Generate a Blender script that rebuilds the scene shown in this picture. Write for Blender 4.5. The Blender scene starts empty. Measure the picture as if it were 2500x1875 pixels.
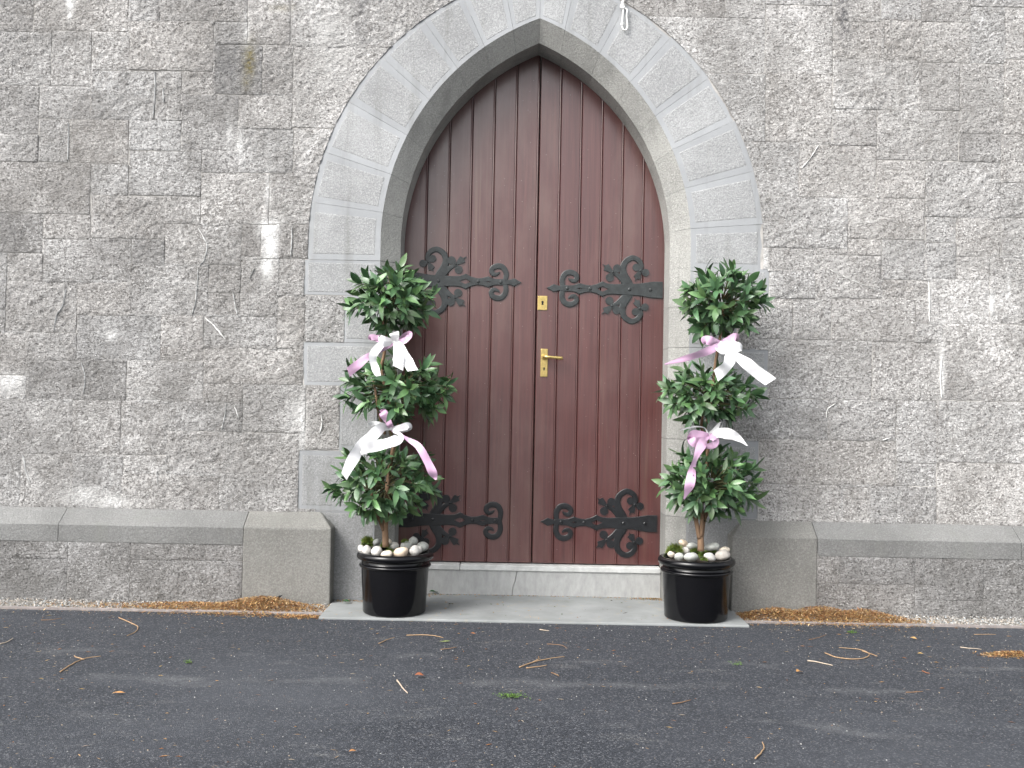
import bpy, bmesh, math, random
import numpy as np
from mathutils import Vector, Matrix, noise as mnoise

random.seed(11)
rng = np.random.default_rng(11)
R = math.radians
scene = bpy.context.scene
COL = scene.collection

# ------------------------------------------------------------------ camera
F_PX = 2450.0                       # focal length in photo pixels (photo 2500 wide)
CAM = Vector((0.0, -5.72, 1.13))
PITCH, ROLL = R(1.12), R(1.1)
fwd = Vector((0, math.cos(PITCH), math.sin(PITCH)))
r0 = Vector((1, 0, 0)); u0 = Vector((0, -math.sin(PITCH), math.cos(PITCH)))
rt = r0 * math.cos(ROLL) + u0 * math.sin(ROLL)
up = u0 * math.cos(ROLL) - r0 * math.sin(ROLL)
cam_d = bpy.data.cameras.new('camera'); cam_d.sensor_width = 36.0
cam_d.lens = F_PX / 2500.0 * 36.0
cam_d.clip_start = 0.05; cam_d.clip_end = 500
cam = bpy.data.objects.new('camera', cam_d); COL.objects.link(cam)
m = Matrix((rt, up, -fwd)).transposed().to_4x4(); m.translation = CAM
cam.matrix_world = m
scene.camera = cam

# ------------------------------------------------------------------ sky, sun, exposure
SUN_EL, SUN_AZ = R(44), R(-48)      # azimuth measured from the camera's back towards its left
sun_vec = Vector((math.sin(SUN_AZ) * math.cos(SUN_EL), -math.cos(SUN_AZ) * math.cos(SUN_EL), math.sin(SUN_EL)))
world = bpy.data.worlds.new('World'); scene.world = world; world.use_nodes = True
wn = world.node_tree.nodes; wl = world.node_tree.links
sky = wn.new('ShaderNodeTexSky'); sky.sky_type = 'NISHITA'; sky.sun_disc = False
sky.sun_elevation = SUN_EL
sky.sun_rotation = math.atan2(sun_vec.x, sun_vec.y)
sky.air_density = 1.0; sky.dust_density = 5.0; sky.ozone_density = 1.0
hs = wn.new('ShaderNodeHueSaturation'); hs.inputs['Saturation'].default_value = 0.22   # overcast: grey cloud
bg = wn['Background']; bg.inputs['Strength'].default_value = 0.15
wl.new(sky.outputs[0], hs.inputs['Color']); wl.new(hs.outputs[0], bg.inputs['Color'])
sun_d = bpy.data.lights.new('sun', 'SUN'); sun_d.energy = 0.75; sun_d.angle = R(28); sun_d.color = (1.0, 0.97, 0.93)
sun = bpy.data.objects.new('sun', sun_d); COL.objects.link(sun)
sun.rotation_euler = sun_vec.to_track_quat('Z', 'Y').to_euler()
vs = scene.view_settings
vs.view_transform = 'Standard'; vs.look = 'None'; vs.exposure = 1.2; vs.gamma = 1.0; vs.use_curve_mapping = False
scene.cycles.max_bounces = 5; scene.cycles.diffuse_bounces = 3; scene.cycles.glossy_bounces = 3

# ------------------------------------------------------------------ helpers
def ray(px, py):
    return (fwd + rt * ((px - 1250.0) / F_PX) + up * ((937.5 - py) / F_PX))
def at_y(px, py, y):
    d = ray(px, py); return CAM + d * ((y - CAM.y) / d.y)
def at_z(px, py, z):
    d = ray(px, py); return CAM + d * ((z - CAM.z) / d.z)

def mesh_obj(name, verts, faces, mat=None, parent=None, smooth=False):
    me = bpy.data.meshes.new(name)
    me.from_pydata([tuple(v) for v in verts], [], faces)
    if smooth: me.polygons.foreach_set('use_smooth', [True] * len(me.polygons))
    me.update()
    if mat: me.materials.append(mat)
    o = bpy.data.objects.new(name, me); COL.objects.link(o)
    if parent: o.parent = parent
    return o
def link_mesh(name, me, parent=None):
    o = bpy.data.objects.new(name, me); COL.objects.link(o)
    if parent: o.parent = parent
    return o
def empty(name, loc=(0, 0, 0)):
    o = bpy.data.objects.new(name, None); COL.objects.link(o); o.location = loc
    o.empty_display_size = 0.1
    return o
def tag(o, label=None, cat=None, group=None, kind=None):
    if label: o['label'] = label
    if cat: o['category'] = cat
    if group: o['group'] = group
    if kind: o['kind'] = kind
    return o
def keep(o, parent):
    """parent without moving (parents here carry only a location)"""
    o.parent = parent
    o.matrix_parent_inverse = Matrix.Translation(parent.location).inverted()
    return o
def box_vf(x0, x1, y0, y1, z0, z1):
    v = [(x0,y0,z0),(x1,y0,z0),(x1,y1,z0),(x0,y1,z0),(x0,y0,z1),(x1,y0,z1),(x1,y1,z1),(x0,y1,z1)]
    f = [(0,1,5,4),(1,2,6,5),(2,3,7,6),(3,0,4,7),(4,5,6,7),(3,2,1,0)]
    return v, f
def bevel_mesh(o, w, seg=2, angle=40):
    md = o.modifiers.new('bevel', 'BEVEL'); md.width = w; md.segments = seg
    md.limit_method = 'ANGLE'; md.angle_limit = R(angle)
    return o
def tube_vf(pts, radii, sides=8, cap=True):
    V, Fc = [], []
    n = len(pts)
    pts = [Vector(p) for p in pts]
    ref = Vector((0.31, 0.87, 0.21)).normalized()
    for i, p in enumerate(pts):
        t = (pts[min(i+1, n-1)] - pts[max(i-1, 0)])
        t = t.normalized() if t.length > 1e-9 else Vector((0, 0, 1))
        a = t.cross(ref)
        if a.length < 1e-3: a = t.cross(Vector((1, 0, 0)))
        a.normalize(); b = t.cross(a)
        for k in range(sides):
            an = 2 * math.pi * k / sides
            V.append(p + (a * math.cos(an) + b * math.sin(an)) * radii[i])
    for i in range(n - 1):
        for k in range(sides):
            k2 = (k + 1) % sides
            Fc.append((i*sides+k, i*sides+k2, (i+1)*sides+k2, (i+1)*sides+k))
    if cap:
        Fc.append(tuple(range(sides))[::-1]); Fc.append(tuple((n-1)*sides+k for k in range(sides)))
    return V, Fc
class MB:
    def __init__(self): self.v = []; self.f = []; self.c = []
    def add(self, v, f, col=None):
        o = len(self.v); self.v += [tuple(p) for p in v]; self.f += [tuple(i + o for i in q) for q in f]
        if col is not None: self.c += [col] * len(v)
    def build(self, name, mat, parent=None, smooth=False):
        o = mesh_obj(name, self.v, self.f, mat, parent, smooth)
        if self.c:
            a = o.data.color_attributes.new('Col', 'FLOAT_COLOR', 'POINT')
            a.data.foreach_set('color', np.array([(c[0], c[1], c[2], 1.0) for c in self.c], dtype=np.float32).ravel())
        return o
def catmull(pts, n=6):
    P = [np.array(p, float) for p in pts]
    P = [2*P[0]-P[1]] + P + [2*P[-1]-P[-2]]
    out = []
    for i in range(1, len(P) - 2):
        for k in range(n):
            t = k / n
            out.append(0.5*((2*P[i]) + (-P[i-1]+P[i+1])*t + (2*P[i-1]-5*P[i]+4*P[i+1]-P[i+2])*t*t + (-P[i-1]+3*P[i]-3*P[i+1]+P[i+2])*t**3))
    out.append(P[-2])
    return out

# ------------------------------------------------------------------ materials
class NT:
    def __init__(self, name):
        self.m = bpy.data.materials.new(name); self.m.use_nodes = True
        self.t = self.m.node_tree; self.n = self.t.nodes; self.l = self.t.links
        self.p = self.n['Principled BSDF']
        self.pos = self.n.new('ShaderNodeNewGeometry').outputs['Position']
    def val(self, sock, x):
        if hasattr(x, 'is_linked') or isinstance(x, bpy.types.NodeSocket): self.l.new(x, sock)
        elif isinstance(x, (tuple, list)) and sock.type == 'RGBA' and len(x) == 3: sock.default_value = (*x, 1)
        else: sock.default_value = x
    def mapping(self, scale=(1,1,1), rot=(0,0,0), vec=None, loc=(0,0,0)):
        k = self.n.new('ShaderNodeMapping'); k.inputs['Scale'].default_value = scale
        k.inputs['Rotation'].default_value = rot; k.inputs['Location'].default_value = loc
        self.l.new(vec or self.pos, k.inputs['Vector']); return k.outputs[0]
    def noise(self, scale, detail=4, rough=0.55, vec=None, dist=0.0):
        k = self.n.new('ShaderNodeTexNoise'); k.inputs['Scale'].default_value = scale
        k.inputs['Detail'].default_value = detail; k.inputs['Roughness'].default_value = rough
        k.inputs['Distortion'].default_value = dist
        self.l.new(vec or self.pos, k.inputs['Vector']); return k.outputs[0]
    def voro(self, scale, feature='F1', out='Distance', vec=None, rnd=1.0):
        k = self.n.new('ShaderNodeTexVoronoi'); k.feature = feature; k.inputs['Scale'].default_value = scale
        k.inputs['Randomness'].default_value = rnd
        self.l.new(vec or self.pos, k.inputs['Vector']); return k.outputs[out]
    def ramp(self, f, stops, interp='LINEAR'):
        k = self.n.new('ShaderNodeValToRGB'); k.color_ramp.interpolation = interp
        e = k.color_ramp.elements
        while len(e) < len(stops): e.new(0.5)
        for el, (p, c) in zip(e, stops):
            el.position = p; el.color = (c, c, c, 1) if isinstance(c, (int, float)) else (*c, 1)
        self.l.new(f, k.inputs[0]); return k.outputs[0]
    def mix(self, f, a, b, mode='MIX'):
        k = self.n.new('ShaderNodeMix'); k.data_type = 'RGBA'; k.blend_type = mode
        self.val(k.inputs[0], f); self.val(k.inputs[6], a); self.val(k.inputs[7], b); return k.outputs[2]
    def math(self, op, a, b=0.0, c=None):
        k = self.n.new('ShaderNodeMath'); k.operation = op
        self.val(k.inputs[0], a); self.val(k.inputs[1], b)
        if c is not None: self.val(k.inputs[2], c)
        return k.outputs[0]
    def bump(self, h, strength, dist, base=None):
        k = self.n.new('ShaderNodeBump'); k.inputs['Strength'].default_value = strength; k.inputs['Distance'].default_value = dist
        self.l.new(h, k.inputs['Height'])
        if base is not None: self.l.new(base, k.inputs['Normal'])
        return k.outputs[0]
    def info(self, out='Random'):
        k = self.n.new('ShaderNodeObjectInfo'); return k.outputs[out]
    def attr(self, name, out='Fac'):
        k = self.n.new('ShaderNodeAttribute'); k.attribute_name = name; return k.outputs[out]
    def done(self, color=None, rough=0.8, normal=None, spec=None, **kw):
        if color is not None: self.val(self.p.inputs['Base Color'], color)
        self.val(self.p.inputs['Roughness'], rough)
        if normal is not None: self.l.new(normal, self.p.inputs['Normal'])
        if spec is not None: self.val(self.p.inputs['Specular IOR Level'], spec)
        for k, v in kw.items(): self.val(self.p.inputs[k.replace('_', ' ')], v)
        return self.m

def mat_rubble():
    t = NT('rough_limestone')
    off = t.n.new('ShaderNodeVectorMath'); off.operation = 'ADD'
    sc = t.n.new('ShaderNodeVectorMath'); sc.operation = 'SCALE'
    comb = t.n.new('ShaderNodeCombineXYZ')
    t.l.new(t.info('Random'), comb.inputs[0]); t.l.new(t.info('Random'), comb.inputs[2])
    t.l.new(comb.outputs[0], sc.inputs[0]); sc.inputs['Scale'].default_value = 37.0
    t.l.new(t.pos, off.inputs[0]); t.l.new(sc.outputs[0], off.inputs[1])
    v = off.outputs[0]
    big = t.noise(3.2, 3, 0.6, v)
    mid = t.noise(14, 5, 0.65, v)
    fine = t.noise(95, 3, 0.7, v)
    col = t.ramp(big, [(0.28, (0.335, 0.327, 0.318)), (0.5, (0.405, 0.397, 0.388)), (0.72, (0.46, 0.452, 0.443))])
    col = t.mix(t.ramp(mid, [(0.36, 0.6), (0.50, 0.0)]), col, (0.23, 0.22, 0.208))
    # pale lichen and crystal flecks, in drifts
    drift = t.ramp(t.noise(4.5, 3, 0.6, t.mapping(loc=(5, 3, 1), vec=v)), [(0.36, 0.3), (0.62, 1.0)])
    fl = t.math('MULTIPLY', t.ramp(fine, [(0.53, 0.0), (0.60, 1.0)]), drift)
    col = t.mix(fl, col, (0.70, 0.69, 0.68))
    vf = t.voro(44, 'F1', 'Distance', v)
    fl2 = t.math('MULTIPLY', t.ramp(vf, [(0.12, 1.0), (0.24, 0.0)]), t.ramp(t.noise(9, 2, 0.5, v), [(0.5, 0.0), (0.62, 0.9)]))
    col = t.mix(fl2, col, (0.76, 0.75, 0.735))
    col = t.mix(t.ramp(t.noise(85, 3, 0.7, v), [(0.38, 0.8), (0.48, 0.0)]), col, (0.10, 0.095, 0.09))
    col = t.mix(t.ramp(t.noise(1.5, 5, 0.65), [(0.40, 0.36), (0.58, 0.0)]), col, (0.19, 0.183, 0.172))
    pale = t.math('MULTIPLY', t.ramp(t.noise(2.1, 4, 0.65, t.mapping(loc=(11, 3, 7))), [(0.50, 0.0), (0.64, 1.0)]), t.ramp(t.noise(70, 4, 0.75), [(0.49, 0.0), (0.56, 0.85)]))
    col = t.mix(pale, col, (0.72, 0.71, 0.70))
    col = t.mix(1.0, col, t.info('Color'), 'MULTIPLY')
    # lime runs, damp algae and soot where the mesh carries them
    col = t.mix(t.math('MULTIPLY', t.attr('lime'), t.ramp(t.noise(40, 4, 0.7, v), [(0.3, 0.35), (0.55, 1.0)])), col, (0.85, 0.85, 0.84))
    col = t.mix(t.math('MULTIPLY', t.attr('algae'), t.ramp(t.noise(50, 3, 0.6, v), [(0.3, 0.3), (0.6, 1.0)])), col, (0.16, 0.13, 0.035))
    col = t.mix(t.math('MULTIPLY', t.attr('soot'), t.ramp(t.noise(45, 4, 0.7, v), [(0.42, 0.0), (0.58, 0.85)])), col, (0.10, 0.10, 0.105))
    an = t.mapping((44, 44, 90), (0, R(-28), 0), v)
    h = t.math('ADD', t.math('MULTIPLY', t.noise(1.0, 5, 0.68, an, 0.4), 1.0), t.math('MULTIPLY', fine, 0.5))
    nrm = t.bump(h, 0.9, 0.013)
    return t.done(col, 0.9, nrm, 0.25)
def mat_ashlar(name, punched, base=(0.385, 0.392, 0.396)):
    t = NT(name)
    b = np.array(base)
    big = t.noise(2.6, 4, 0.6)
    col = t.ramp(big, [(0.3, tuple(b * 0.80)), (0.55, tuple(b)), (0.75, tuple(b * 1.14))])
    fine = t.noise(130 if punched else 190, 3, 0.75)
    if punched:
        col = t.mix(t.ramp(fine, [(0.40, 0.55), (0.52, 0.0)]), col, tuple(b * 0.62))
        col = t.mix(t.ramp(fine, [(0.55, 0.0), (0.66, 0.7)]), col, tuple(np.minimum(b * 1.35, 0.78)))
    else:
        col = t.mix(t.ramp(fine, [(0.36, 0.4), (0.46, 0.0)]), col, tuple(b * 0.75))
        col = t.mix(0.3, col, tuple(b * np.array([0.9, 0.93, 0.97])))
    st = t.noise(1.0, 4, 0.6, t.mapping((9, 9, 0.9)))
    col = t.mix(t.ramp(st, [(0.54, 0.0), (0.74, 0.55)]), col, (0.19, 0.195, 0.18))
    col = t.mix(t.ramp(t.noise(1.7, 5, 0.7, t.mapping(loc=(7, 2, 5))), [(0.55, 0.0), (0.75, 0.4)]), col, tuple(b * 1.3))
    col = t.mix(1.0, col, t.info('Color'), 'MULTIPLY')
    h = t.noise(95, 4, 0.75, t.mapping((1, 1, 1.0), (0, R(30), 0)), 0.3)
    nrm = t.bump(h, 0.8 if punched else 0.35, 0.007 if punched else 0.003)
    return t.done(col, 0.88, nrm, 0.25)
def mat_simple(name, col, rough, noise_scale=20, var=0.25, bump=0.2, bdist=0.003, spec=None, stretch=(1, 1, 1), use_info=False, **kw):
    t = NT(name)
    f = t.noise(noise_scale, 5, 0.6, t.mapping(stretch))
    c = np.array(col)
    out = t.ramp(f, [(0.3, tuple(c * (1 - var))), (0.7, tuple(np.minimum(c * (1 + var), 1)))])
    if use_info: out = t.mix(1.0, out, t.info('Color'), 'MULTIPLY')
    nrm = t.bump(t.noise(noise_scale * 4, 4, 0.65), bump, bdist)
    return t.done(out, rough, nrm, spec, **kw)
def mat_vcol(name, rough=0.8, spec=0.3):
    t = NT(name)
    c = t.attr('Col', 'Color')
    c = t.mix(t.noise(180, 2, 0.5), t.mix(1.0, c, (0.75, 0.75, 0.75), 'MULTIPLY'), c)
    return t.done(c, rough, None, spec)
def mat_asphalt():
    t = NT('asphalt')
    cell = t.voro(190, 'F1', 'Color')
    sepc = t.n.new('ShaderNodeSeparateColor'); t.l.new(cell, sepc.inputs[0])
    base = t.ramp(sepc.outputs[0], [(0.0, (0.012, 0.0145, 0.019)), (0.5, (0.028, 0.0325, 0.041)), (0.84, (0.05, 0.0555, 0.067)), (1.0, (0.15, 0.155, 0.165))])
    big = t.noise(1.1, 4, 0.6)
    base = t.mix(t.ramp(big, [(0.35, 0.0), (0.7, 0.35)]), base, (0.058, 0.062, 0.073))
    # grey dust: drifts along the roller seams and scuffed patches
    warp = t.n.new('ShaderNodeVectorMath'); warp.operation = 'ADD'
    wv = t.n.new('ShaderNodeCombineXYZ')
    t.l.new(t.math('MULTIPLY', t.math('SUBTRACT', t.noise(0.9, 4, 0.6), 0.5), 0.6), wv.inputs[1])
    t.l.new(t.pos, warp.inputs[0]); t.l.new(wv.outputs[0], warp.inputs[1])
    sx = t.n.new('ShaderNodeSeparateXYZ'); t.l.new(warp.outputs[0], sx.inputs[0])
    total = None
    for y0, w in ((-1.22, 0.05), (-1.62, 0.08), (-2.1, 0.07)):
        d = t.math('ABSOLUTE', t.math('SUBTRACT', sx.outputs[1], y0))
        mk = t.ramp(t.math('DIVIDE', d, w), [(0.1, 1.0), (1.0, 0.0)])
        total = mk if total is None else t.math('MAXIMUM', total, mk)
    patch = t.ramp(t.noise(2.2, 3, 0.6, t.mapping((1, 1.4, 1), loc=(3, 8, 0))), [(0.50, 0.0), (0.62, 1.0)])
    dust = t.math('MULTIPLY', t.math('MULTIPLY', total, patch), t.ramp(t.noise(60, 4, 0.8), [(0.38, 0.05), (0.65, 0.45)]))
    base = t.mix(t.ramp(t.noise(0.7, 5, 0.65, t.mapping((0.6, 1.6, 1), loc=(3, 1, 2))), [(0.48, 0.0), (0.68, 0.4)]), base, (0.085, 0.092, 0.105))
    base = t.mix(dust, base, (0.19, 0.195, 0.20))
    sp = t.math('MULTIPLY', t.ramp(t.noise(3.1, 3, 0.65, t.mapping((0.9, 2.4, 1), loc=(1, 2, 0))), [(0.60, 0.0), (0.72, 1.0)]),
                t.ramp(t.noise(85, 4, 0.8), [(0.50, 0.0), (0.60, 0.8)]))
    base = t.mix(sp, base, (0.22, 0.22, 0.215))
    brown = t.ramp(t.voro(95, 'F1', 'Distance', t.mapping(loc=(2, 1, 0))), [(0.05, 0.8), (0.11, 0.0)])
    brown = t.math('MULTIPLY', brown, t.ramp(t.noise(7, 2, 0.5), [(0.42, 0.0), (0.6, 1.0)]))
    base = t.mix(brown, base, (0.22, 0.14, 0.075))
    h = t.math('ADD', t.voro(210, 'F1', 'Distance'), t.math('MULTIPLY', t.noise(400, 3, 0.6), 0.4))
    return t.done(base, 0.78, t.bump(h, 0.8, 0.004), 0.35)
def mat_door():
    t = NT('maroon_door_paint')
    grain = t.noise(1.0, 6, 0.65, t.mapping((60, 60, 1.6)), 0.5)
    col = t.ramp(grain, [(0.3, (0.060, 0.0175, 0.0165)), (0.55, (0.084, 0.026, 0.024)), (0.75, (0.112, 0.041, 0.037))])
    wear = t.noise(2.4, 5, 0.62, t.mapping((2.2, 2.2, 0.7)))
    col = t.mix(t.ramp(wear, [(0.47, 0.0), (0.74, 0.6)]), col, (0.135, 0.075, 0.064))
    col = t.mix(t.ramp(t.noise(1.0, 3, 0.6, t.mapping((16, 16, 0.5), loc=(4, 0, 1))), [(0.62, 0.0), (0.76, 0.5)]), col, (0.15, 0.095, 0.07))
    col = t.mix(t.ramp(t.voro(26, 'F1', 'Distance'), [(0.035, 0.8), (0.06, 0.0)]), col, (0.3, 0.25, 0.23))
    col = t.mix(1.0, col, t.info('Color'), 'MULTIPLY')
    rgh = t.ramp(t.noise(5, 4, 0.6), [(0.3, 0.28), (0.7, 0.44)])
    return t.done(col, rgh, t.bump(grain, 0.22, 0.002), 0.8, Coat_Weight=0.55, Coat_Roughness=0.22)
def mat_leaf(name, vc):
    t = NT(name)
    tint = t.attr('Col', 'Color') if vc else t.info('Color')
    f = t.noise(28, 3, 0.6)
    c = t.mix(f, (0.034, 0.085, 0.038), (0.085, 0.17, 0.075))
    c = t.mix(1.0, c, tint, 'MULTIPLY')
    return t.done(c, t.ramp(t.noise(40, 2, 0.5), [(0.3, 0.30), (0.7, 0.46)]), t.bump(t.noise(140, 3, 0.6), 0.15, 0.002), 0.6)

M_RUB = mat_rubble()
M_PUN = mat_ashlar('punched_ashlar', True)
M_MAR = mat_ashlar('smooth_ashlar_margin', False, (0.365, 0.374, 0.382))
M_REV = mat_ashlar('weathered_reveal_stone', True, (0.36, 0.36, 0.342))
M_PLI = mat_ashlar('plinth_ashlar', True, (0.218, 0.216, 0.203))
M_PLC = mat_ashlar('plinth_cap_stone', True, (0.205, 0.207, 0.203))
M_MOR = mat_simple('lime_mortar', (0.42, 0.405, 0.385), 0.95, 9, 0.55, 0.4, 0.004)
M_CORE = mat_simple('wall_core', (0.2, 0.19, 0.18), 0.95)
M_DOOR = mat_door()
M_IRON_OLD = mat_simple('weathered_black_iron', (0.030, 0.035, 0.036), 0.46, 30, 0.4, 0.35, 0.003, 0.5)
M_IRON_NEW = mat_simple('black_iron_paint', (0.010, 0.011, 0.013), 0.38, 30, 0.4, 0.4, 0.003, 0.5)
M_BRASS = mat_simple('brass', (0.62, 0.47, 0.18), 0.32, 60, 0.2, 0.1, 0.001, None, Metallic=0.85)
M_DARK = mat_simple('keyhole_dark', (0.012, 0.011, 0.01), 0.9)
M_SILL = mat_simple('sill_stone', (0.50, 0.51, 0.50), 0.8, 16, 0.2, 0.3, 0.003)
M_STEP = mat_simple('step_stone', (0.37, 0.375, 0.37), 0.88, 38, 0.14, 0.5, 0.004, stretch=(1, 1, 0.4))
def mat_slab():
    t = NT('door_slab_concrete')
    col = t.ramp(t.noise(3.5, 4, 0.6), [(0.3, (0.20, 0.212, 0.21)), (0.7, (0.30, 0.314, 0.315))])
    col = t.mix(t.ramp(t.noise(9, 5, 0.7, t.mapping(loc=(4, 4, 0))), [(0.58, 0.0), (0.72, 0.6)]), col, (0.34, 0.30, 0.21))
    col = t.mix(t.ramp(t.noise(5, 5, 0.7, t.mapping(loc=(9, 4, 0))), [(0.6, 0.0), (0.75, 0.5)]), col, (0.14, 0.16, 0.12))
    return t.done(col, 0.72, t.bump(t.noise(70, 4, 0.7), 0.3, 0.003), 0.35)
M_SLAB = mat_slab()
M_KERB = mat_simple('edging_concrete', (0.24, 0.215, 0.205), 0.9, 30, 0.3, 0.4, 0.003)
M_SOIL = mat_simple('gravel_bed', (0.26, 0.245, 0.22), 0.95, 90, 0.55, 0.8, 0.006)
M_ASPH = mat_asphalt()
M_POT = mat_simple('black_glaze', (0.003, 0.003, 0.004), 0.16, 8, 0.2, 0.05, 0.002, 0.4)
M_EARTH = mat_simple('potting_soil', (0.03, 0.022, 0.015), 0.95, 60)
M_PEB = mat_simple('pebble_stone', (0.50, 0.49, 0.47), 0.6, 26, 0.32, 0.1, 0.002, 0.4, use_info=True)
M_BARK = mat_simple('bay_bark', (0.20, 0.125, 0.075), 0.85, 40, 0.4, 0.6, 0.004, stretch=(1, 1, 0.25))
M_TWIG = mat_simple('green_twig', (0.10, 0.095, 0.04), 0.8, 40, 0.3)
M_LEAF = mat_leaf('bay_leaf', False)
M_FOL = mat_leaf('bay_foliage', True)
M_BITS = mat_vcol('dry_litter')
M_GRIT = mat_vcol('grit_stone', 0.9)
M_MOSS = mat_vcol('moss_green', 0.9)
M_WOOD = mat_vcol('dry_twig', 0.85)
def mat_ribbon(name, col):
    t = NT(name)
    w = t.noise(1.0, 2, 0.5, t.mapping((900, 900, 900)))
    return t.done(t.mix(w, tuple(np.array(col) * 0.95), col), 0.38, t.bump(t.noise(30, 3, 0.5), 0.1, 0.003), 0.5, Sheen_Weight=0.2)
M_WHITE = mat_ribbon('white_satin', (0.80, 0.80, 0.81))
M_PINK = mat_ribbon('lilac_satin', (0.66, 0.42, 0.60))
M_ROPE = mat_simple('white_cord', (0.82, 0.82, 0.80), 0.8, 60, 0.1, 0.3, 0.002)

# ------------------------------------------------------------------ the arch line
AX = 0.12                    # axis of the doorway
ZS = 2.05                    # springing
W_IN, CH, CHD = 0.78, 0.106, 0.08       # half opening, chamfer width, chamfer depth
DOOR_Y = 0.285
H_IN = 1.18
R_IN = (H_IN**2 + W_IN**2) / (2 * W_IN); C_IN = R_IN - W_IN
R_FA = R_IN + CH
R_EX, C_EX = 1.60, 0.30
def inside_ext(x, z):
    """signed depth inside the outer arch line (positive inside)"""
    d = abs(x - AX)
    if z < ZS: return -1.0
    return R_EX - math.hypot(d + C_EX, z - ZS)
def push_ext(x, z):
    s = 1 if x >= AX else -1
    d = abs(x - AX)
    vx, vz = d + C_EX, z - ZS
    k = R_EX / max(math.hypot(vx, vz), 1e-6)
    return AX + s * max(vx * k - C_EX, 0.0), ZS + vz * k

# ------------------------------------------------------------------ ground
def ground_grid(name, x0, x1, y0, y1, z, mat):
    return mesh_obj(name, [(x0, y0, z), (x1, y0, z), (x1, y1, z), (x0, y1, z)], [(0, 1, 2, 3)], mat)
ROAD_Z = -0.012
KY = -0.365
tag(ground_grid('road', -120, 120, -160, KY - 0.0, ROAD_Z, M_ASPH), 'dark asphalt drive in front of the church wall', 'road', kind='structure')
tag(ground_grid('gravel_bed', -120, 120, KY + 0.028, 0.02, -0.016, M_SOIL), 'narrow gravel strip along the foot of the wall', 'ground', kind='structure')
for i, (xa, xb) in enumerate(((-9.0, -0.985), (1.262, 9.0))):
    n = 40
    V, Fc = [], []
    for k in range(n + 1):
        x = xa + (xb - xa) * k / n
        wob = 0.004 * mnoise.noise(Vector((x * 3, 1, 2)))
        V += [(x, KY - 0.004 + wob, ROAD_Z - 0.03), (x, KY - 0.002 + wob, -0.003), (x, KY + 0.026 + wob, -0.002), (x, KY + 0.034, -0.04)]
    for k in range(n):
        for q in range(3): Fc.append((k*4+q, (k+1)*4+q, (k+1)*4+q+1, k*4+q+1))
    o = mesh_obj('kerb', V, Fc, M_KERB)
    tag(o, 'thin concrete edging strip %s of the doorstep slab' % ('left', 'right')[i], 'kerb', kind='structure')

# door slab with slightly worn edges
V, Fc = box_vf(-0.985, 1.262, -0.47, 0.24, -0.08, 0.0)
slab = mesh_obj('doorstep_slab', V, Fc, M_SLAB); bevel_mesh(slab, 0.006, 2)
tag(slab, 'pale flat doorstep slab under the two black pots', 'slab')

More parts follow.
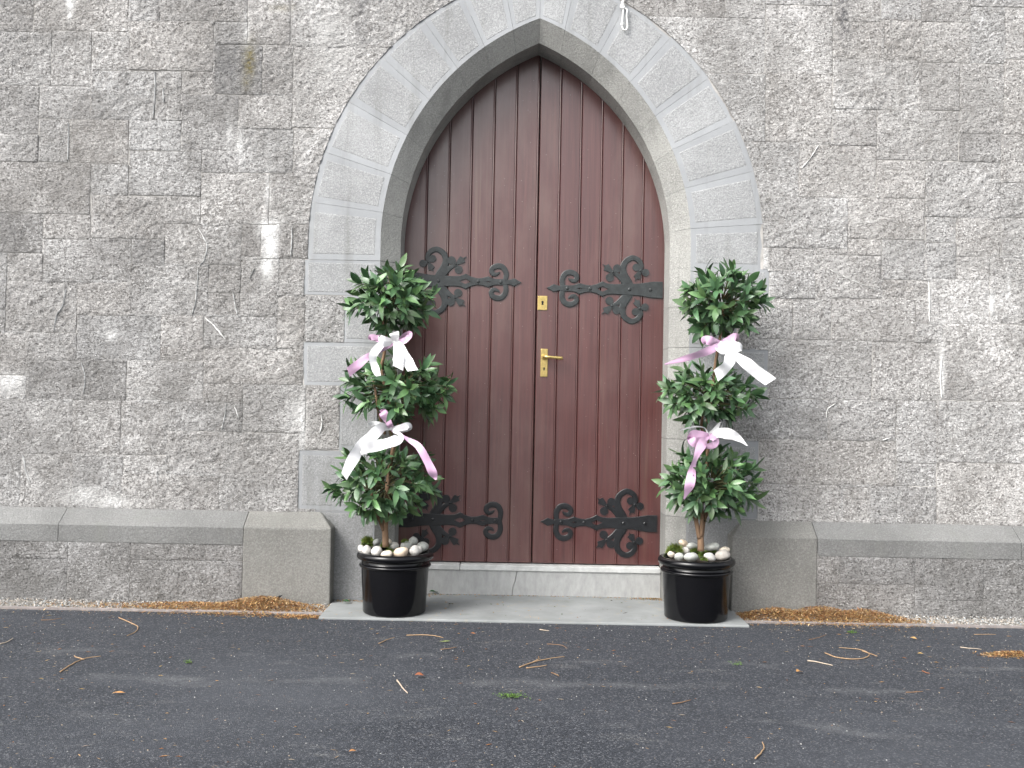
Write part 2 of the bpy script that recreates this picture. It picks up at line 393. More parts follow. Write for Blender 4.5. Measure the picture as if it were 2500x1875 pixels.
# ------------------------------------------------------------------ coursed wall stones traced on the wall face
ZF = 2.4578
def zr(ox, oy, L):
    return [(ox + a / ZF, oy + b / ZF, ox + c / ZF, oy + d / ZF, t) for a, b, c, d, t in L]
RECT = zr(0, 0, [
 (-60,-120,205,188,.85),(205,-120,775,188,1),(775,-120,950,130,1),(950,-120,1485,130,1),
 (-60,190,310,515,.95),(310,190,550,515,1),(553,190,775,415,1),(778,132,1282,427,1.05),(1285,132,1485,268,1),(1488,-120,1740,268,1.05),(1743,-120,2900,275,1.1),
 (1285,270,1575,565,.75),(1577,270,1755,568,.95),(1757,278,2360,770,1.1),
 (-60,517,235,803,.8),(238,517,545,716,1),(548,430,930,716,1),(932,430,1088,716,.95),(1090,430,1282,565,1),
 (1090,567,1430,905,.85),(1432,570,1755,770,.95),
 (-60,805,232,970,.95),(235,718,408,970,1),(411,718,772,982,1),(775,722,1088,905,.95),
 (1432,772,1760,1040,1),(1762,772,2200,1042,1.05),
 (-60,972,545,1282,.88),(548,985,772,1175,1),(775,908,1208,1175,.92),(1211,908,1430,1038,.85),
 (1207,1040,1615,1345,1),(1617,1045,2090,1348,1.02),
 (548,1177,990,1432,.92),(992,1177,1205,1345,.92),
 (-60,1285,258,1515,.62),(261,1285,546,1436,.82),
 (992,1348,1195,1590,.95),(1197,1348,1450,1590,.9),(1452,1350,1565,1548,.7),(1567,1350,1668,1548,1.15),(1670,1350,1760,1550,.75),(1762,1350,1905,1552,.75),
 (261,1438,788,1688,.9),(790,1434,990,1590,.78)]) + zr(0, 650, [
 (-60,-80,40,395,.95),(42,-80,258,90,.95),(42,92,462,395,.95),(465,93,788,290,.9),
 (791,-5,1250,293,.95),(1253,-5,1440,160,.8),(1253,162,1440,295,.75),(1443,-46,1662,298,.95),(1664,-46,1832,175,1),(1665,177,1832,480,1.05),(1834,177,2072,442,1.08),
 (-60,398,158,650,.95),(160,398,462,563,.85),(465,298,965,563,.8),(967,298,1222,477,.95),(1224,300,1663,485,.95),
 (1224,488,1815,706,.95),(-60,652,158,797,1.2),(160,566,760,800,.68),(763,566,1222,810,.95),(967,480,1222,563,.95),
 (-60,800,428,1122,.95),(431,803,725,1132,.92),(727,812,1008,1132,.9),(1011,812,1455,993,.9),(1224,708,1455,810,.9),(1458,708,1830,993,.95),
 (1834,712,2052,1102,1.0),
 (-60,1125,125,1436,.9),(127,1125,430,1436,.88),(432,1135,737,1438,.85),(740,1135,1005,1245,.95),(1008,996,1795,1240,.95),
 (740,1248,1312,1445,.85),(1315,1243,1795,1455,.9)]) + zr(1600, 0, [
 (-620,-120,415,100,1.05),(418,-120,655,103,1.0),(658,-120,1062,28,1),(1065,-120,1350,128,1),(1352,-120,1592,118,1),(1595,-120,1885,132,1),(1888,-120,2330,44,1),
 (0,104,655,436,1.0),(658,32,1062,442,1),(1065,131,1360,353,1),(1362,122,1590,353,1.0),(1065,358,1583,655,1.08),(1595,135,1885,380,1.08),(1888,46,2092,185,1),(1888,187,2085,380,1),(2095,46,2330,355,1.05),
 (150,440,655,843,.95),(658,446,1060,862,.92),(1065,660,1322,878,.92),(1326,662,1815,965,1.02),(1588,382,1818,660,1.0),(1822,382,2085,803,1.03),
 (1820,806,2068,968,.8),(2088,358,2330,805,1.03),(2071,808,2330,1095,1),
 (350,845,858,1178,1),(861,866,1321,1185,1.02),(1325,968,1613,1186,1),(1616,970,2066,1305,1.0),(2069,1098,2330,1302,1),
 (500,1180,1148,1530,.98),(1151,1190,1614,1436,1),(1616,1308,1802,1456,1),(1804,1308,2068,1540,1),(2071,1305,2330,1540,1),
 (955,1536,1352,1790,.95),(600,1534,952,1620,.92),(1151,1439,1352,1534,1),(1354,1439,1620,1680,.92),(1623,1458,1802,1675,.85)]) + zr(1600, 650, [
 (690,25,958,195,1),(1354,84,1643,193,.95),(1056,197,1555,452,.97),(1558,197,1643,345,1),(1645,78,2000,345,1.05),(1804,-55,2000,76,1),(2003,-55,2330,345,1.05),
 (1558,347,1715,460,.97),(560,200,820,436,.9),(823,200,1053,440,.95),
 (685,440,1297,797,.98),(1300,455,1715,798,.98),(1718,348,2330,655,1.0),(1718,658,2330,808,.92),
 (540,800,1038,1040,.9),(1041,800,1440,1042,.95),(1443,805,1690,1180,.98),(1693,812,2330,1180,.98),
 (630,1045,1438,1313,1),(1441,1183,1683,1313,.98),(620,1317,1115,1528,1),(1118,1317,1285,1530,.9),(1287,1317,1683,1532,.88),(1686,1183,2330,1535,1)])
PL_TOP = 0.497               # top of the plinth at the wall face
# jamb stones: (z0, z1, outer half width) below the springers, each side
JAMB = {-1: [(1.729, 1.93, 1.318), (1.46, 1.729, 1.082), (1.213, 1.46, 1.312), (0.843, 1.213, 1.098), (0.502, 0.843, 1.325), (0.0, 0.502, 1.23)],
         1: [(1.705, 1.925, 1.335), (1.47, 1.705, 1.16), (1.20, 1.47, 1.338), (0.945, 1.20, 1.14), (0.502, 0.945, 1.29), (0.0, 0.502, 1.28)]}
ST = []
for x0, y0, x1, y1, t in RECT:
    c = at_y((x0+x1)/2, (y0+y1)/2, 0.0); s = 428.3
    w, h = (x1-x0)/s, (y1-y0)/s
    ST.append([c.x - w/2, c.z - h/2, c.x + w/2, c.z + h/2, t])
for st in ST:                                    # stones reach the plinth bed
    if st[1] < PL_TOP + 0.03: st[1] = PL_TOP - 0.01
FIX = []                                         # jamb blocks bound the wall stones
for s in (-1, 1):
    for z0, z1, w in JAMB[s]:
        FIX.append([AX - w, z0, AX, z1] if s < 0 else [AX, z0, AX + w, z1])
    FIX.append([AX - 1.30, 1.925, AX, ZS] if s < 0 else [AX, 1.925, AX + 1.30, ZS])
def cut(a, b, fixed=False):
    ox = min(a[2], b[2]) - max(a[0], b[0]); oz = min(a[3], b[3]) - max(a[1], b[1])
    if ox <= 0 or oz <= 0: return
    if ox < oz:
        if a[0] + a[2] < b[0] + b[2]: mid = b[0] if fixed else (a[2] + b[0]) / 2; a[2] = mid; b[0] = b[0] if fixed else mid
        else: mid = b[2] if fixed else (a[0] + b[2]) / 2; a[0] = mid; b[2] = b[2] if fixed else mid
    else:
        if a[1] + a[3] < b[1] + b[3]: mid = b[1] if fixed else (a[3] + b[1]) / 2; a[3] = mid; b[1] = b[1] if fixed else mid
        else: mid = b[3] if fixed else (a[1] + b[3]) / 2; a[1] = mid; b[3] = b[3] if fixed else mid
for a in ST:
    for b in FIX: cut(a, b, True)
for i in range(len(ST)):
    for j in range(i + 1, len(ST)): cut(ST[i], ST[j])
ST = [s for s in ST if s[2] - s[0] > 0.02 and s[3] - s[1] > 0.02]
XL, XR, ZT = min(s[0] for s in ST), max(s[2] for s in ST), max(s[3] for s in ST)
def grow(step=0.004, limit=0.09):
    allr = ST
    for st in ST: st.append([0, 0, 0, 0])
    done = False
    for it in range(int(limit / step)):
        for st in ST:
            for side in range(4):
                if st[5][side]: continue
                c = list(st[:4]); c[side] += (-step if side < 2 else step)
                if c[0] < XL or c[2] > XR or c[3] > ZT or c[1] < PL_TOP - 0.011: st[5][side] = 1; continue
                hit = False
                for o in allr:
                    if o is st: continue
                    if min(c[2], o[2]) - max(c[0], o[0]) > 1e-6 and min(c[3], o[3]) - max(c[1], o[1]) > 1e-6: hit = True; break
                if not hit:
                    for o in FIX:
                        if min(c[2], o[2]) - max(c[0], o[0]) > 1e-6 and min(c[3], o[3]) - max(c[1], o[1]) > 1e-6: hit = True; break
                if hit: st[5][side] = 1
                else: st[side] = c[side]
grow()
# small pinning stones wherever the traced blocks leave a gap
def pinnings(c=0.01):
    nx_, nz_ = int((XR - XL) / c), int((ZT - PL_TOP) / c)
    g = np.zeros((nz_, nx_), bool)
    def mark(q):
        i0, i1 = max(0, round((q[0] - XL) / c)), max(0, round((q[2] - XL) / c)); j0, j1 = max(0, round((q[1] - PL_TOP) / c)), max(0, round((q[3] - PL_TOP) / c))
        g[j0:j1, i0:i1] = True
    for q in ST + FIX: mark(q)
    for j in range(nz_):
        for i in range(nx_):
            if not g[j, i] and inside_ext(XL + (i + .5) * c, PL_TOP + (j + .5) * c) > 0.0: g[j, i] = True
    out = []
    for j in range(nz_):
        for i in range(nx_):
            if g[j, i]: continue
            i1 = i
            while i1 < nx_ and not g[j, i1] and i1 - i < 45: i1 += 1
            j1 = j
            while j1 < nz_ and not g[j1, i:i1].any() and j1 - j < 30: j1 += 1
            g[j:j1, i:i1] = True
            if (i1 - i) * (j1 - j) >= 3: out.append([XL + i * c - 0.004, PL_TOP + j * c - 0.004, XL + i1 * c + 0.004, PL_TOP + j1 * c + 0.004, random.uniform(0.9, 1.02), None])
    return out
PIN = pinnings(); print('pinnings', len(PIN)); ST += PIN
# beyond the traced part: plain random courses so the wall goes on to the sides and above
def courses(xa, xb, za, zb):
    z = za
    while z < zb - 0.04:
        h = min(random.uniform(0.10, 0.19), zb - z)
        if zb - z - h < 0.08: h = zb - z
        x = xa
        while x < xb - 0.05:
            w = min(random.uniform(0.16, 0.42), xb - x)
            if xb - x - w < 0.12: w = xb - x
            ST.append([x, z, x + w, z + h, random.uniform(0.85, 1.05)])
            x += w
        z += h
courses(XL - 1.3, XL, PL_TOP - 0.01, 4.0); courses(XR, XR + 1.3, PL_TOP - 0.01, 4.0); courses(XL, XR, ZT, 4.0)

# stains that belong to the wall (photo pixel, radii in pixels, strength)
LIME = [(172, 5, 9, 22, 1.2), (170, 35, 5, 14, .9), (655, 560, 20, 22, 1.3), (660, 600, 14, 40, 1.2), (652, 650, 13, 26, 1.2), (655, 545, 30, 7, .8), (20, 935, 30, 22, .7), (40, 925, 22, 14, .6),
        (270, 820, 14, 10, .7), (270, 1225, 50, 16, .55), (205, 1210, 50, 22, .45), (738, 1030, 8, 60, .8), (725, 1010, 22, 40, .4), (603, 80, 6, 40, .6), (585, 360, 8, 40, .5), (2300, 910, 6, 60, .9), (2420, 740, 7, 30, .8), (2270, 720, 4, 50, .6), (2463, 700, 4, 30, .6), (820, 130, 60, 90, .25), (800, 60, 40, 60, .3),
        (1868, 640, 8, 40, .5), (560, 330, 8, 40, .4), (655, 470, 6, 50, .5)]
ALGAE = [(608, 150, 13, 40, 1.0), (600, 200, 10, 18, .5), (690, 20, 30, 8, .35)]
SOOT = [(2060, 40, 16, 70, 1.2), (2065, 80, 22, 30, .8), (560, 160, 60, 60, .6), (880, 30, 14, 70, .8), (600, 170, 60, 40, .5), (30, 30, 60, 50, .3), (20, 575, 60, 40, .3)]
def stain(tab, px, py):
    s = 0.0
    for cx, cy, rx, ry, k in tab:
        d = ((px - cx) / rx) ** 2 + ((py - cy) / ry) ** 2
        if d < 6: s = max(s, k * math.exp(-d * 0.9))
    return min(s, 1.0)
camM = np.array([[*rt], [*up], [*fwd]])
def to_px(x, y, z):
    d = camM @ np.array([x - CAM.x, y - CAM.y, z - CAM.z]); return 1250 + F_PX * d[0] / d[2], 937.5 - F_PX * d[1] / d[2]

CA, SA = math.cos(R(32)), math.sin(R(32))
def relief(x, z, seed, amp):
    """rock-faced relief in metres, positive = proud"""
    u = x * CA + z * SA; v = -x * SA + z * CA
    a = mnoise.noise(Vector((x * 5.1 + seed, z * 6.2, seed * 1.7)))
    wv = 0.25 * mnoise.noise(Vector((x * 14, z * 14, seed)))
    b = 1.0 - abs(mnoise.noise(Vector((u * 19 + wv, v * 34 + wv, seed)))) * 2.0
    c = 1.0 - abs(mnoise.noise(Vector((u * 44, v * 70, seed + 4)))) * 2.0
    d = mnoise.noise(Vector((x * 75, z * 75, seed)))
    return amp * (0.0022 * a + 0.0034 * (b - 0.45) + 0.0032 * (c - 0.45) + 0.0022 * d)
wall = empty('stone_wall', (AX, 0, 0))
tag(wall, 'grey coursed rubble church wall of rough squared limestone blocks', 'wall')
def wall_stone(x0, z0, x1, z1, tone, idx, front=0.0, parent=wall, amp=1.0, cell=0.0095, back=0.05, mat=M_RUB, name='stone', clip=True):
    infr = (-3.0 < x1 and x0 < 3.0 and z0 < 3.6)
    if not infr: cell = 0.035
    g = random.uniform(0.0005, 0.0014)
    x0 += g; x1 -= g; z0 += g; z1 -= g
    nx = max(3, int((x1 - x0) / cell)); nz = max(3, int((z1 - z0) / cell))
    seed = idx * 3.137 % 97
    corner = [random.uniform(-0.002, 0.002) for _ in range(8)]
    tilt = random.uniform(-0.002, 0.002); tiltz = random.uniform(-0.002, 0.002)
    base = 0.0015 + random.uniform(0.0, 0.002) * amp
    xc, zc = (x0 + x1) / 2, (z0 + z1) / 2
    V, ins, keepv = [], [], []
    lim, alg, soo = [], [], []
    for j in range(nz + 1):
        for i in range(nx + 1):
            fx, fz = i / nx, j / nz
            x = x0 + (x1 - x0) * fx; z = z0 + (z1 - z0) * fz
            e = min(fx * (x1 - x0), (1 - fx) * (x1 - x0), fz * (z1 - z0), (1 - fz) * (z1 - z0))
            k = min(1.0, 0.72 + 0.28 * e / 0.010)
            yy = front - (0.0012 + k * max(base + 0.003 + relief(x, z, seed, amp) + tilt * (fx - .5) * 2 + tiltz * (fz - .5) * 2, 0.0014))
            if e < 1e-6:
                q = 0.0022 * mnoise.noise(Vector((x * 17, z * 17, seed)))
                if i in (0, nx): x += q
                if j in (0, nz): z += q
            V.append([x, yy, z])
            if clip:
                d = inside_ext(x, z); ins.append(d)
            else: ins.append(-1)
    for n_, v in enumerate(V):
        if ins[n_] > -0.003: v[0], v[2] = push_ext(v[0], v[2]); 
    Fc = []
    W = nx + 1
    for j in range(nz):
        for i in range(nx):
            q = (j*W+i, j*W+i+1, (j+1)*W+i+1, (j+1)*W+i)
            if all(ins[k] > 0 for k in q): continue
            Fc.append(q)
    if not Fc: return None
    ring = [i for i in range(W)] + [j*W+nx for j in range(1, nz+1)] + [nz*W+i for i in range(nx-1, -1, -1)] + [j*W for j in range(nz-1, 0, -1)]
    f0 = len(V)
    for r_ in ring: V.append([V[r_][0], V[r_][1], V[r_][2]])
    b0 = len(V)
    for r_ in ring: V.append([V[r_][0], front + back, V[r_][2]])
    n = len(ring)
    for k in range(n):
        k2 = (k + 1) % n
        if ins[ring[k]] > 0 and ins[ring[k2]] > 0: continue
        Fc.append((f0 + k2, f0 + k, b0 + k, b0 + k2))
    o = mesh_obj(name, V, Fc, mat, None, True)
    # drop unused verts
    bm = bmesh.new(); bm.from_mesh(o.data)
    bmesh.ops.delete(bm, geom=[v for v in bm.verts if not v.link_faces], context='VERTS')
    bm.to_mesh(o.data); bm.free()
    if infr and mat is M_RUB:
        me = o.data
        vals = [(0, 0, 0)] * len(me.vertices)
        arrs = [np.zeros(len(me.vertices), np.float32) for _ in range(3)]
        anyv = False
        for q, v in enumerate(me.vertices):
            px, py = to_px(*v.co)
            for a, tab in zip(arrs, (LIME, ALGAE, SOOT)): a[q] = stain(tab, px, py)
        for nm, a in zip(('lime', 'algae', 'soot'), arrs):
            if a.max() > 0.02:
                at = me.attributes.new(nm, 'FLOAT', 'POINT'); at.data.foreach_set('value', a)
    warm = random.uniform(-0.01, 0.01)
    o.color = (tone * (1 + warm), tone, tone * (1 - warm), 1)
    keep(o, parent)
    return o
for i, st in enumerate(ST):
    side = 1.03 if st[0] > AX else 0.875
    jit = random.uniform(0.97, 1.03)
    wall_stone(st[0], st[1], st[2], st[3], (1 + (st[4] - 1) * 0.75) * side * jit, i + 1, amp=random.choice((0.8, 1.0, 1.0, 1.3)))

# mortar bed behind the stones, open at the doorway
V, Fc = [], []
cs = 0.05
gx0, gx1, gz0, gz1 = -4.3, 4.4, 0.0, 4.0
nx, nz = int((gx1 - gx0) / cs), int((gz1 - gz0) / cs)
for j in range(nz + 1):
    for i in range(nx + 1): V.append((gx0 + i * cs, -0.0019, gz0 + j * cs))
for j in range(nz):
    for i in range(nx):
        x, z = gx0 + (i + .5) * cs, gz0 + (j + .5) * cs
        if z < ZS + 0.05 and abs(x - AX) < 1.0: continue
        if z >= ZS and inside_ext(x, z) > 0.12: continue
        W = nx + 1
        Fc.append((j*W+i, j*W+i+1, (j+1)*W+i+1, (j+1)*W+i))
keep(mesh_obj('mortar', V, Fc, M_MOR), wall)
V, Fc = box_vf(-4.3, 4.4, 0.42, 0.6, -0.1, 4.3)
keep(mesh_obj('wall_core', V, Fc, M_CORE), wall)

# pale calcite veins running through single stones (thin strips that sit on the faces)
VEINS = [[(483, 556), (497, 582), (505, 600), (499, 632), (488, 647)], [(483, 655), (481, 690), (476, 740), (467, 768)], [(160, 705), (152, 745), (137, 770), (131, 808)],
         [(568, 715), (574, 745), (579, 768)], [(500, 775), (522, 795), (550, 828)], [(198, 885), (207, 920), (203, 960)], [(553, 985), (547, 1020), (541, 1048)], [(572, 990), (583, 1022)],
         [(785, 1012), (786, 1035), (780, 1058)], [(2020, 655), (2060, 675), (2100, 692), (2140, 707)], [(1998, 355), (1975, 390), (1957, 410)], [(55, 1110), (62, 1150), (72, 1178)], [(383, 1150), (385, 1185)], [(378, 175), (377, 230), (373, 285)], [(398, 215), (398, 250)], [(167, 300), (165, 390)],
         [(2268, 690), (2269, 735), (2269, 785)], [(2300, 870), (2296, 920), (2299, 970)], [(2040, 985), (2020, 1000), (2018, 1020)], [(712, 555), (712, 590), (709, 625)], [(620, 655), (608, 680)], [(2155, 1075), (2175, 1068)]]
for pts in VEINS:
    P = catmull([(at_y(a, b, -0.0105).x, at_y(a, b, -0.0105).z) for a, b in pts], 5)
    V, Fc = [], []
    wd = random.uniform(0.0018, 0.0032)
    for k, p in enumerate(P):
        q = P[min(k+1, len(P)-1)] - P[max(k-1, 0)]; q = np.array([-q[1], q[0]]) / (np.hypot(*q) + 1e-9)
        w = wd * (0.5 + 0.9 * random.random()) * (1 if 0 < k < len(P)-1 else 0.3)
        jx = 0.0022 * (random.random() - .5)
        a, b = p + q * w + jx, p - q * w + jx
        V += [(a[0], -0.007, a[1]), (p[0] + jx, -0.0145, p[1]), (b[0], -0.007, b[1])]
    for k in range(len(P) - 1):
        Fc += [(k*3, k*3+1, k*3+4, k*3+3), (k*3+1, k*3+2, k*3+5, k*3+4)]
    keep(mesh_obj('calcite_vein', V, Fc, M_ROPE, None, True), wall)

# ------------------------------------------------------------------ arch surround: voussoirs and jamb blocks
arch = empty('arch_surround', (AX, 0, 0))
tag(arch, 'pale dressed stone pointed arch surround framing the maroon door', 'arch')
TH_FA = math.atan2(math.sqrt(R_FA**2 - C_IN**2), C_IN)
TH_IN = math.atan2(math.sqrt(R_IN**2 - C_IN**2), C_IN)
TH_EX = math.atan2(math.sqrt(R_EX**2 - C_EX**2), C_EX)
def arc_pt(c, r, thmax, t):
    if t < 0: return (r - c, ZS + t * 1.4)
    a = thmax * t
    return (r * math.cos(a) - c, ZS + r * math.sin(a))
def ring_pt(w, t):
    """w=0 outer line, w=1 face edge of the chamfer"""
    a = arc_pt(C_EX, R_EX, TH_EX, t); b = arc_pt(C_IN, R_FA, TH_FA, t)
    return (a[0] + (b[0] - a[0]) * w, a[1] + (b[1] - a[1]) * w)
def dressed(name, side, face, inner, t0, t1, n, tone, rough=True, parent=arch, wj=0.075, tj=0.13):
    """A dressed block: face(w,t) in the wall plane (w 0..1), inner(t) = door edge line. Margins smooth, panel punched and a little proud."""
    ws = [0.0, wj, wj + 0.012, 0.35, 0.65, 1 - wj - 0.012, 1 - wj, 1.0]
    span = t1 - t0
    ts = [0.0, tj, tj + 0.02] + [tj + 0.02 + (1 - 2*tj - 0.04) * k / n for k in range(1, n)] + [1 - tj - 0.02, 1 - tj, 1.0]
    V, Fc, mi = [], [], []
    cols = len(ws) + 3
    yb = 0.30
    fr = -0.004 + random.uniform(-0.001, 0.001)
    for tt in ts:
        t = t0 + span * tt
        a = face(0.0, t)
        row = [(a[0], yb, a[1])]
        for k, w in enumerate(ws):
            p = face(w, t)
            pan = (2 <= k <= 5) and (tj + 0.01 < tt < 1 - tj - 0.01)
            y = fr - (0.0014 if pan else 0.0) + (0.0012 * mnoise.noise(Vector((p[0]*9, p[1]*9, t0*50)))) + (0.002 if k in (0,) else 0)
            row.append((p[0], y, p[1]))
        q = inner(t)
        row.append((q[0], CHD, q[1])); row.append((q[0], DOOR_Y - 0.002, q[1]))
        for p in row: V.append((AX + side * p[0], p[1], p[2]))
    rows = len(ts)
    for j in range(rows - 1):
        for i in range(cols - 1):
            f = (j*cols+i, j*cols+i+1, (j+1)*cols+i+1, (j+1)*cols+i)
            Fc.append(f if side < 0 else f[::-1])
            mi.append(2 if i >= 8 else (1 if (rough and 2 <= i <= 6 and 1 <= j <= rows - 3) else 0))
    e0 = tuple(range(cols)); e1 = tuple((rows-1)*cols + k for k in range(cols))
    Fc.append(e0[::-1] if side < 0 else e0); mi.append(0)
    Fc.append(e1 if side < 0 else e1[::-1]); mi.append(0)
    o = mesh_obj(name, V, Fc, M_MAR)
    o.data.materials.append(M_PUN); o.data.materials.append(M_REV)
    o.data.polygons.foreach_set('material_index', mi)
    o.color = (tone, tone, tone, 1)
    keep(o, parent); return o
VT = {-1: [-0.085, 0.095, 0.23, 0.375, 0.52, 0.665, 0.785, 0.90, 1.0], 1: [-0.09, 0.06, 0.20, 0.34, 0.47, 0.615, 0.76, 0.905, 1.0]}
for s in (-1, 1):
    T = VT[s]
    for a, b in zip(T[:-1], T[1:]):
        dressed('voussoir', s, ring_pt, lambda t: arc_pt(C_IN, R_IN, TH_IN, t), a + 0.0004, b - 0.0004, 6, random.uniform(0.94, 1.06))
    for k, (z0, z1, w) in enumerate(JAMB[s]):
        def face(wq, t, w=w): return (w + (W_IN + CH - w) * wq, t)
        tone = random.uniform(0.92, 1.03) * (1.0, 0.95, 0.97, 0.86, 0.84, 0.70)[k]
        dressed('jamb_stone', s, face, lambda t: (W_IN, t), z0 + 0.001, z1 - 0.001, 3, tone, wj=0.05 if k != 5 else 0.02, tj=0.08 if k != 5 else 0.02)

# ------------------------------------------------------------------ plinths
PY = -0.12; PZ = 0.413
def plinth(name, x_end, x_far, label, blocks, caps, end_w):
    s = 1 if x_far > x_end else -1       # direction away from the door
    root = empty(name, (x_end, 0, 0)); tag(root, label, 'plinth')
    hip = 0.085
    # end block: smooth ashlar with hipped end
    xe, xi = x_end, x_end + s * end_w
    def P(x, y, z): return (x, y, z)
    V = [P(xe, PY, -0.05), P(xe, PY, PZ), P(xe + s*hip, 0.0, PL_TOP), P(xe, 0.0, PZ), P(xe, 0.0, -0.05),
         P(xi, PY, -0.05), P(xi, PY, PZ), P(xi, 0.0, PL_TOP), P(xi, 0.0, -0.05)]
    Fc = [(0, 5, 6, 1), (1, 6, 7, 2), (1, 2, 3), (0, 1, 3, 4), (5, 8, 7, 6)]
    if s < 0: Fc = [f[::-1] for f in Fc]
    o = mesh_obj('end_block', V, Fc, M_PLI); o.color = (1.02,)*3 + (1,); keep(o, root); bevel_mesh(o, 0.007, 2, 20)
    # sloping cap stones
    for a, b in caps:
        xa, xb = sorted((x_end + s*a, x_end + s*b)); xa += 0.0015; xb -= 0.0015
        n = max(2, int((xb - xa) / 0.12)); V, Fc = [], []
        for k in range(n + 1):
            x = xa + (xb - xa) * k / n
            w1 = 0.0025 * mnoise.noise(Vector((x * 6, 3, 1))); w2 = 0.002 * mnoise.noise(Vector((x * 9, 7, 1)))
            V += [(x, PY + 0.02, 0.315), (x, PY + w2, 0.3165), (x, PY - 0.001 + w2, PZ - 0.004 + w1), (x, PY + 0.007 + w2, PZ + 0.003 + w1), (x, -0.004, PL_TOP - 0.004 + w1), (x, 0.01, PL_TOP - 0.002)]
        for k in range(n):
            for q in range(5): Fc.append((k*6+q, (k+1)*6+q, (k+1)*6+q+1, k*6+q+1))
        Fc.append(tuple(range(6))); Fc.append(tuple(n*6+q for q in range(6))[::-1])
        o = mesh_obj('cap_stone', V, Fc, M_PLC); t = random.uniform(0.93, 1.08); o.color = (t, t, t, 1); keep(o, root)
    for i, (a, b, z0, z1, tone) in enumerate(blocks):
        xa, xb = sorted((x_end + s*a, x_end + s*b))
        wall_stone(xa, z0, xb, z1, tone * 0.68, 400 + i * 7 + (0 if s < 0 else 90), front=PY + 0.008, parent=root, amp=1.0, clip=False, cell=0.012, back=0.06)
    # bed behind
    xa, xb = sorted((x_end + s * (end_w - 0.02), x_far))
    V, Fc = box_vf(xa, xb, PY + 0.0065, 0.0, -0.05, 0.33)
    keep(mesh_obj('mortar', V, Fc, M_MOR), root)
    return root
XPL, XPR = -0.99, 1.242
plinth('stone_plinth', XPL, -4.3, 'projecting stone plinth with sloped cap left of the doorway',
       [(0.49, 1.115, 0.225, 0.315, .8), (0.49, 1.115, -0.02, 0.225, .82), (1.115, 1.465, -0.02, 0.315, .9), (1.465, 1.92, 0.22, 0.315, .78), (1.465, 1.92, -0.02, 0.22, .8), (1.92, 2.35, -0.02, 0.315, .82), (2.35, 2.8, -0.02, 0.315, .85), (2.8, 3.3, -0.02, 0.315, .85)],
       [(0.49, 1.52), (1.52, 2.45), (2.45, 3.3)], 0.49)
plinth('stone_plinth', XPR, 4.4, 'projecting stone plinth with sloped cap right of the doorway',
       [(0.475, 0.60, 0.165, 0.315, .95), (0.60, 1.02, 0.165, 0.315, .8), (0.475, 1.02, -0.02, 0.165, .85), (1.02, 1.40, 0.085, 0.315, .85), (1.02, 1.40, -0.02, 0.085, .8), (1.40, 1.75, 0.17, 0.315, .85), (1.40, 1.75, -0.02, 0.17, .88), (1.75, 2.3, -0.02, 0.315, .85), (2.3, 3.1, -0.02, 0.315, .85)],
       [(0.475, 1.61), (1.61, 2.5), (2.5, 3.1)], 0.475)

# ------------------------------------------------------------------ threshold
step = empty('threshold_step', (AX, 0.22, 0)); tag(step, 'pale stone threshold step below the maroon door, cracked in the middle', 'step')
xa, xb = AX - W_IN + 0.002, AX + W_IN - 0.002
crack = [(0.0, 0.0), (0.35, 0.004), (0.6, 0.016), (0.8, 0.02), (1.0, 0.026)]
for s in (0, 1):
    V, Fc = [], []
    for k, dx in crack:
        z = 0.142 * k; xm = 0.025 + dx + (0.0016 if s else -0.0016)
        a, b = (xa, xm) if s == 0 else (xm, xb)
        V += [(a, 0.222 + 0.006 * (1 - k), z), (b, 0.222 + 0.006 * (1 - k), z), (b, 0.40, z), (a, 0.40, z)]
    for k in range(len(crack) - 1):
        for q in range(4): Fc.append((k*4+q, k*4+(q+1) % 4, (k+1)*4+(q+1) % 4, (k+1)*4+q))
    n = len(crack) - 1; Fc.append((n*4, n*4+1, n*4+2, n*4+3))
    keep(mesh_obj('riser_stone', V, Fc, M_STEP), step)
xj = at_y(1123, 1382, 0.216).x
for a, b in ((xa, xj - 0.001), (xj + 0.001, xb)):
    V, Fc = box_vf(a, b, 0.213, 0.40, 0.1435, 0.176)
    o = mesh_obj('sill_stone', V, Fc, M_SILL); bevel_mesh(o, 0.005, 2); keep(o, step)

# ------------------------------------------------------------------ door leaves
SEAM = 0.138
DZ0 = 0.184
def arc_top(x):
    d = abs(x - AX); v = R_IN**2 - (d + C_IN)**2
    return ZS + math.sqrt(max(v, 0.0)) if v > 0 else ZS
def plank(x0, x1, parent, tone):
    g = 0.0018
    prof = [(x0, 0.02), (x0, 0.004), (x0 + 0.003, 0.0), (x0 + (x1-x0)*0.3, -0.0004), (x0 + (x1-x0)*0.6, -0.0004), (x1 - 0.0145, 0.0), (x1 - 0.0128, 0.004), (x1 - 0.0112, 0.004), (x1 - 0.0098, 0.0012), (x1 - 0.007, 0.0002), (x1 - 0.0045, 0.0012), (x1 - g, 0.0045), (x1 - g, 0.02)]
    V, Fc = [], []
    n = len(prof)
    nzs = 4
    for k in range(nzs + 1):
        for (x, y) in prof:
            zt = min(arc_top(x) + 0.03, arc_top(x) + 0.03)
            z = DZ0 + (zt - DZ0) * k / nzs
            V.append((x, DOOR_Y + y + 0.0012 * mnoise.noise(Vector((x0 * 7, z * 0.8, 3))), z))
    for k in range(nzs):
        for i in range(n - 1): Fc.append((k*n+i, k*n+i+1, (k+1)*n+i+1, (k+1)*n+i))
    Fc.append(tuple(range(n))[::-1]); Fc.append(tuple(nzs*n+i for i in range(n)))
    o = mesh_obj('plank', V, Fc, M_DOOR); o.color = (tone * random.uniform(.96, 1.04), tone, tone, 1)
    keep(o, parent); return o
U = 1.0 / 7.373 / 408.0
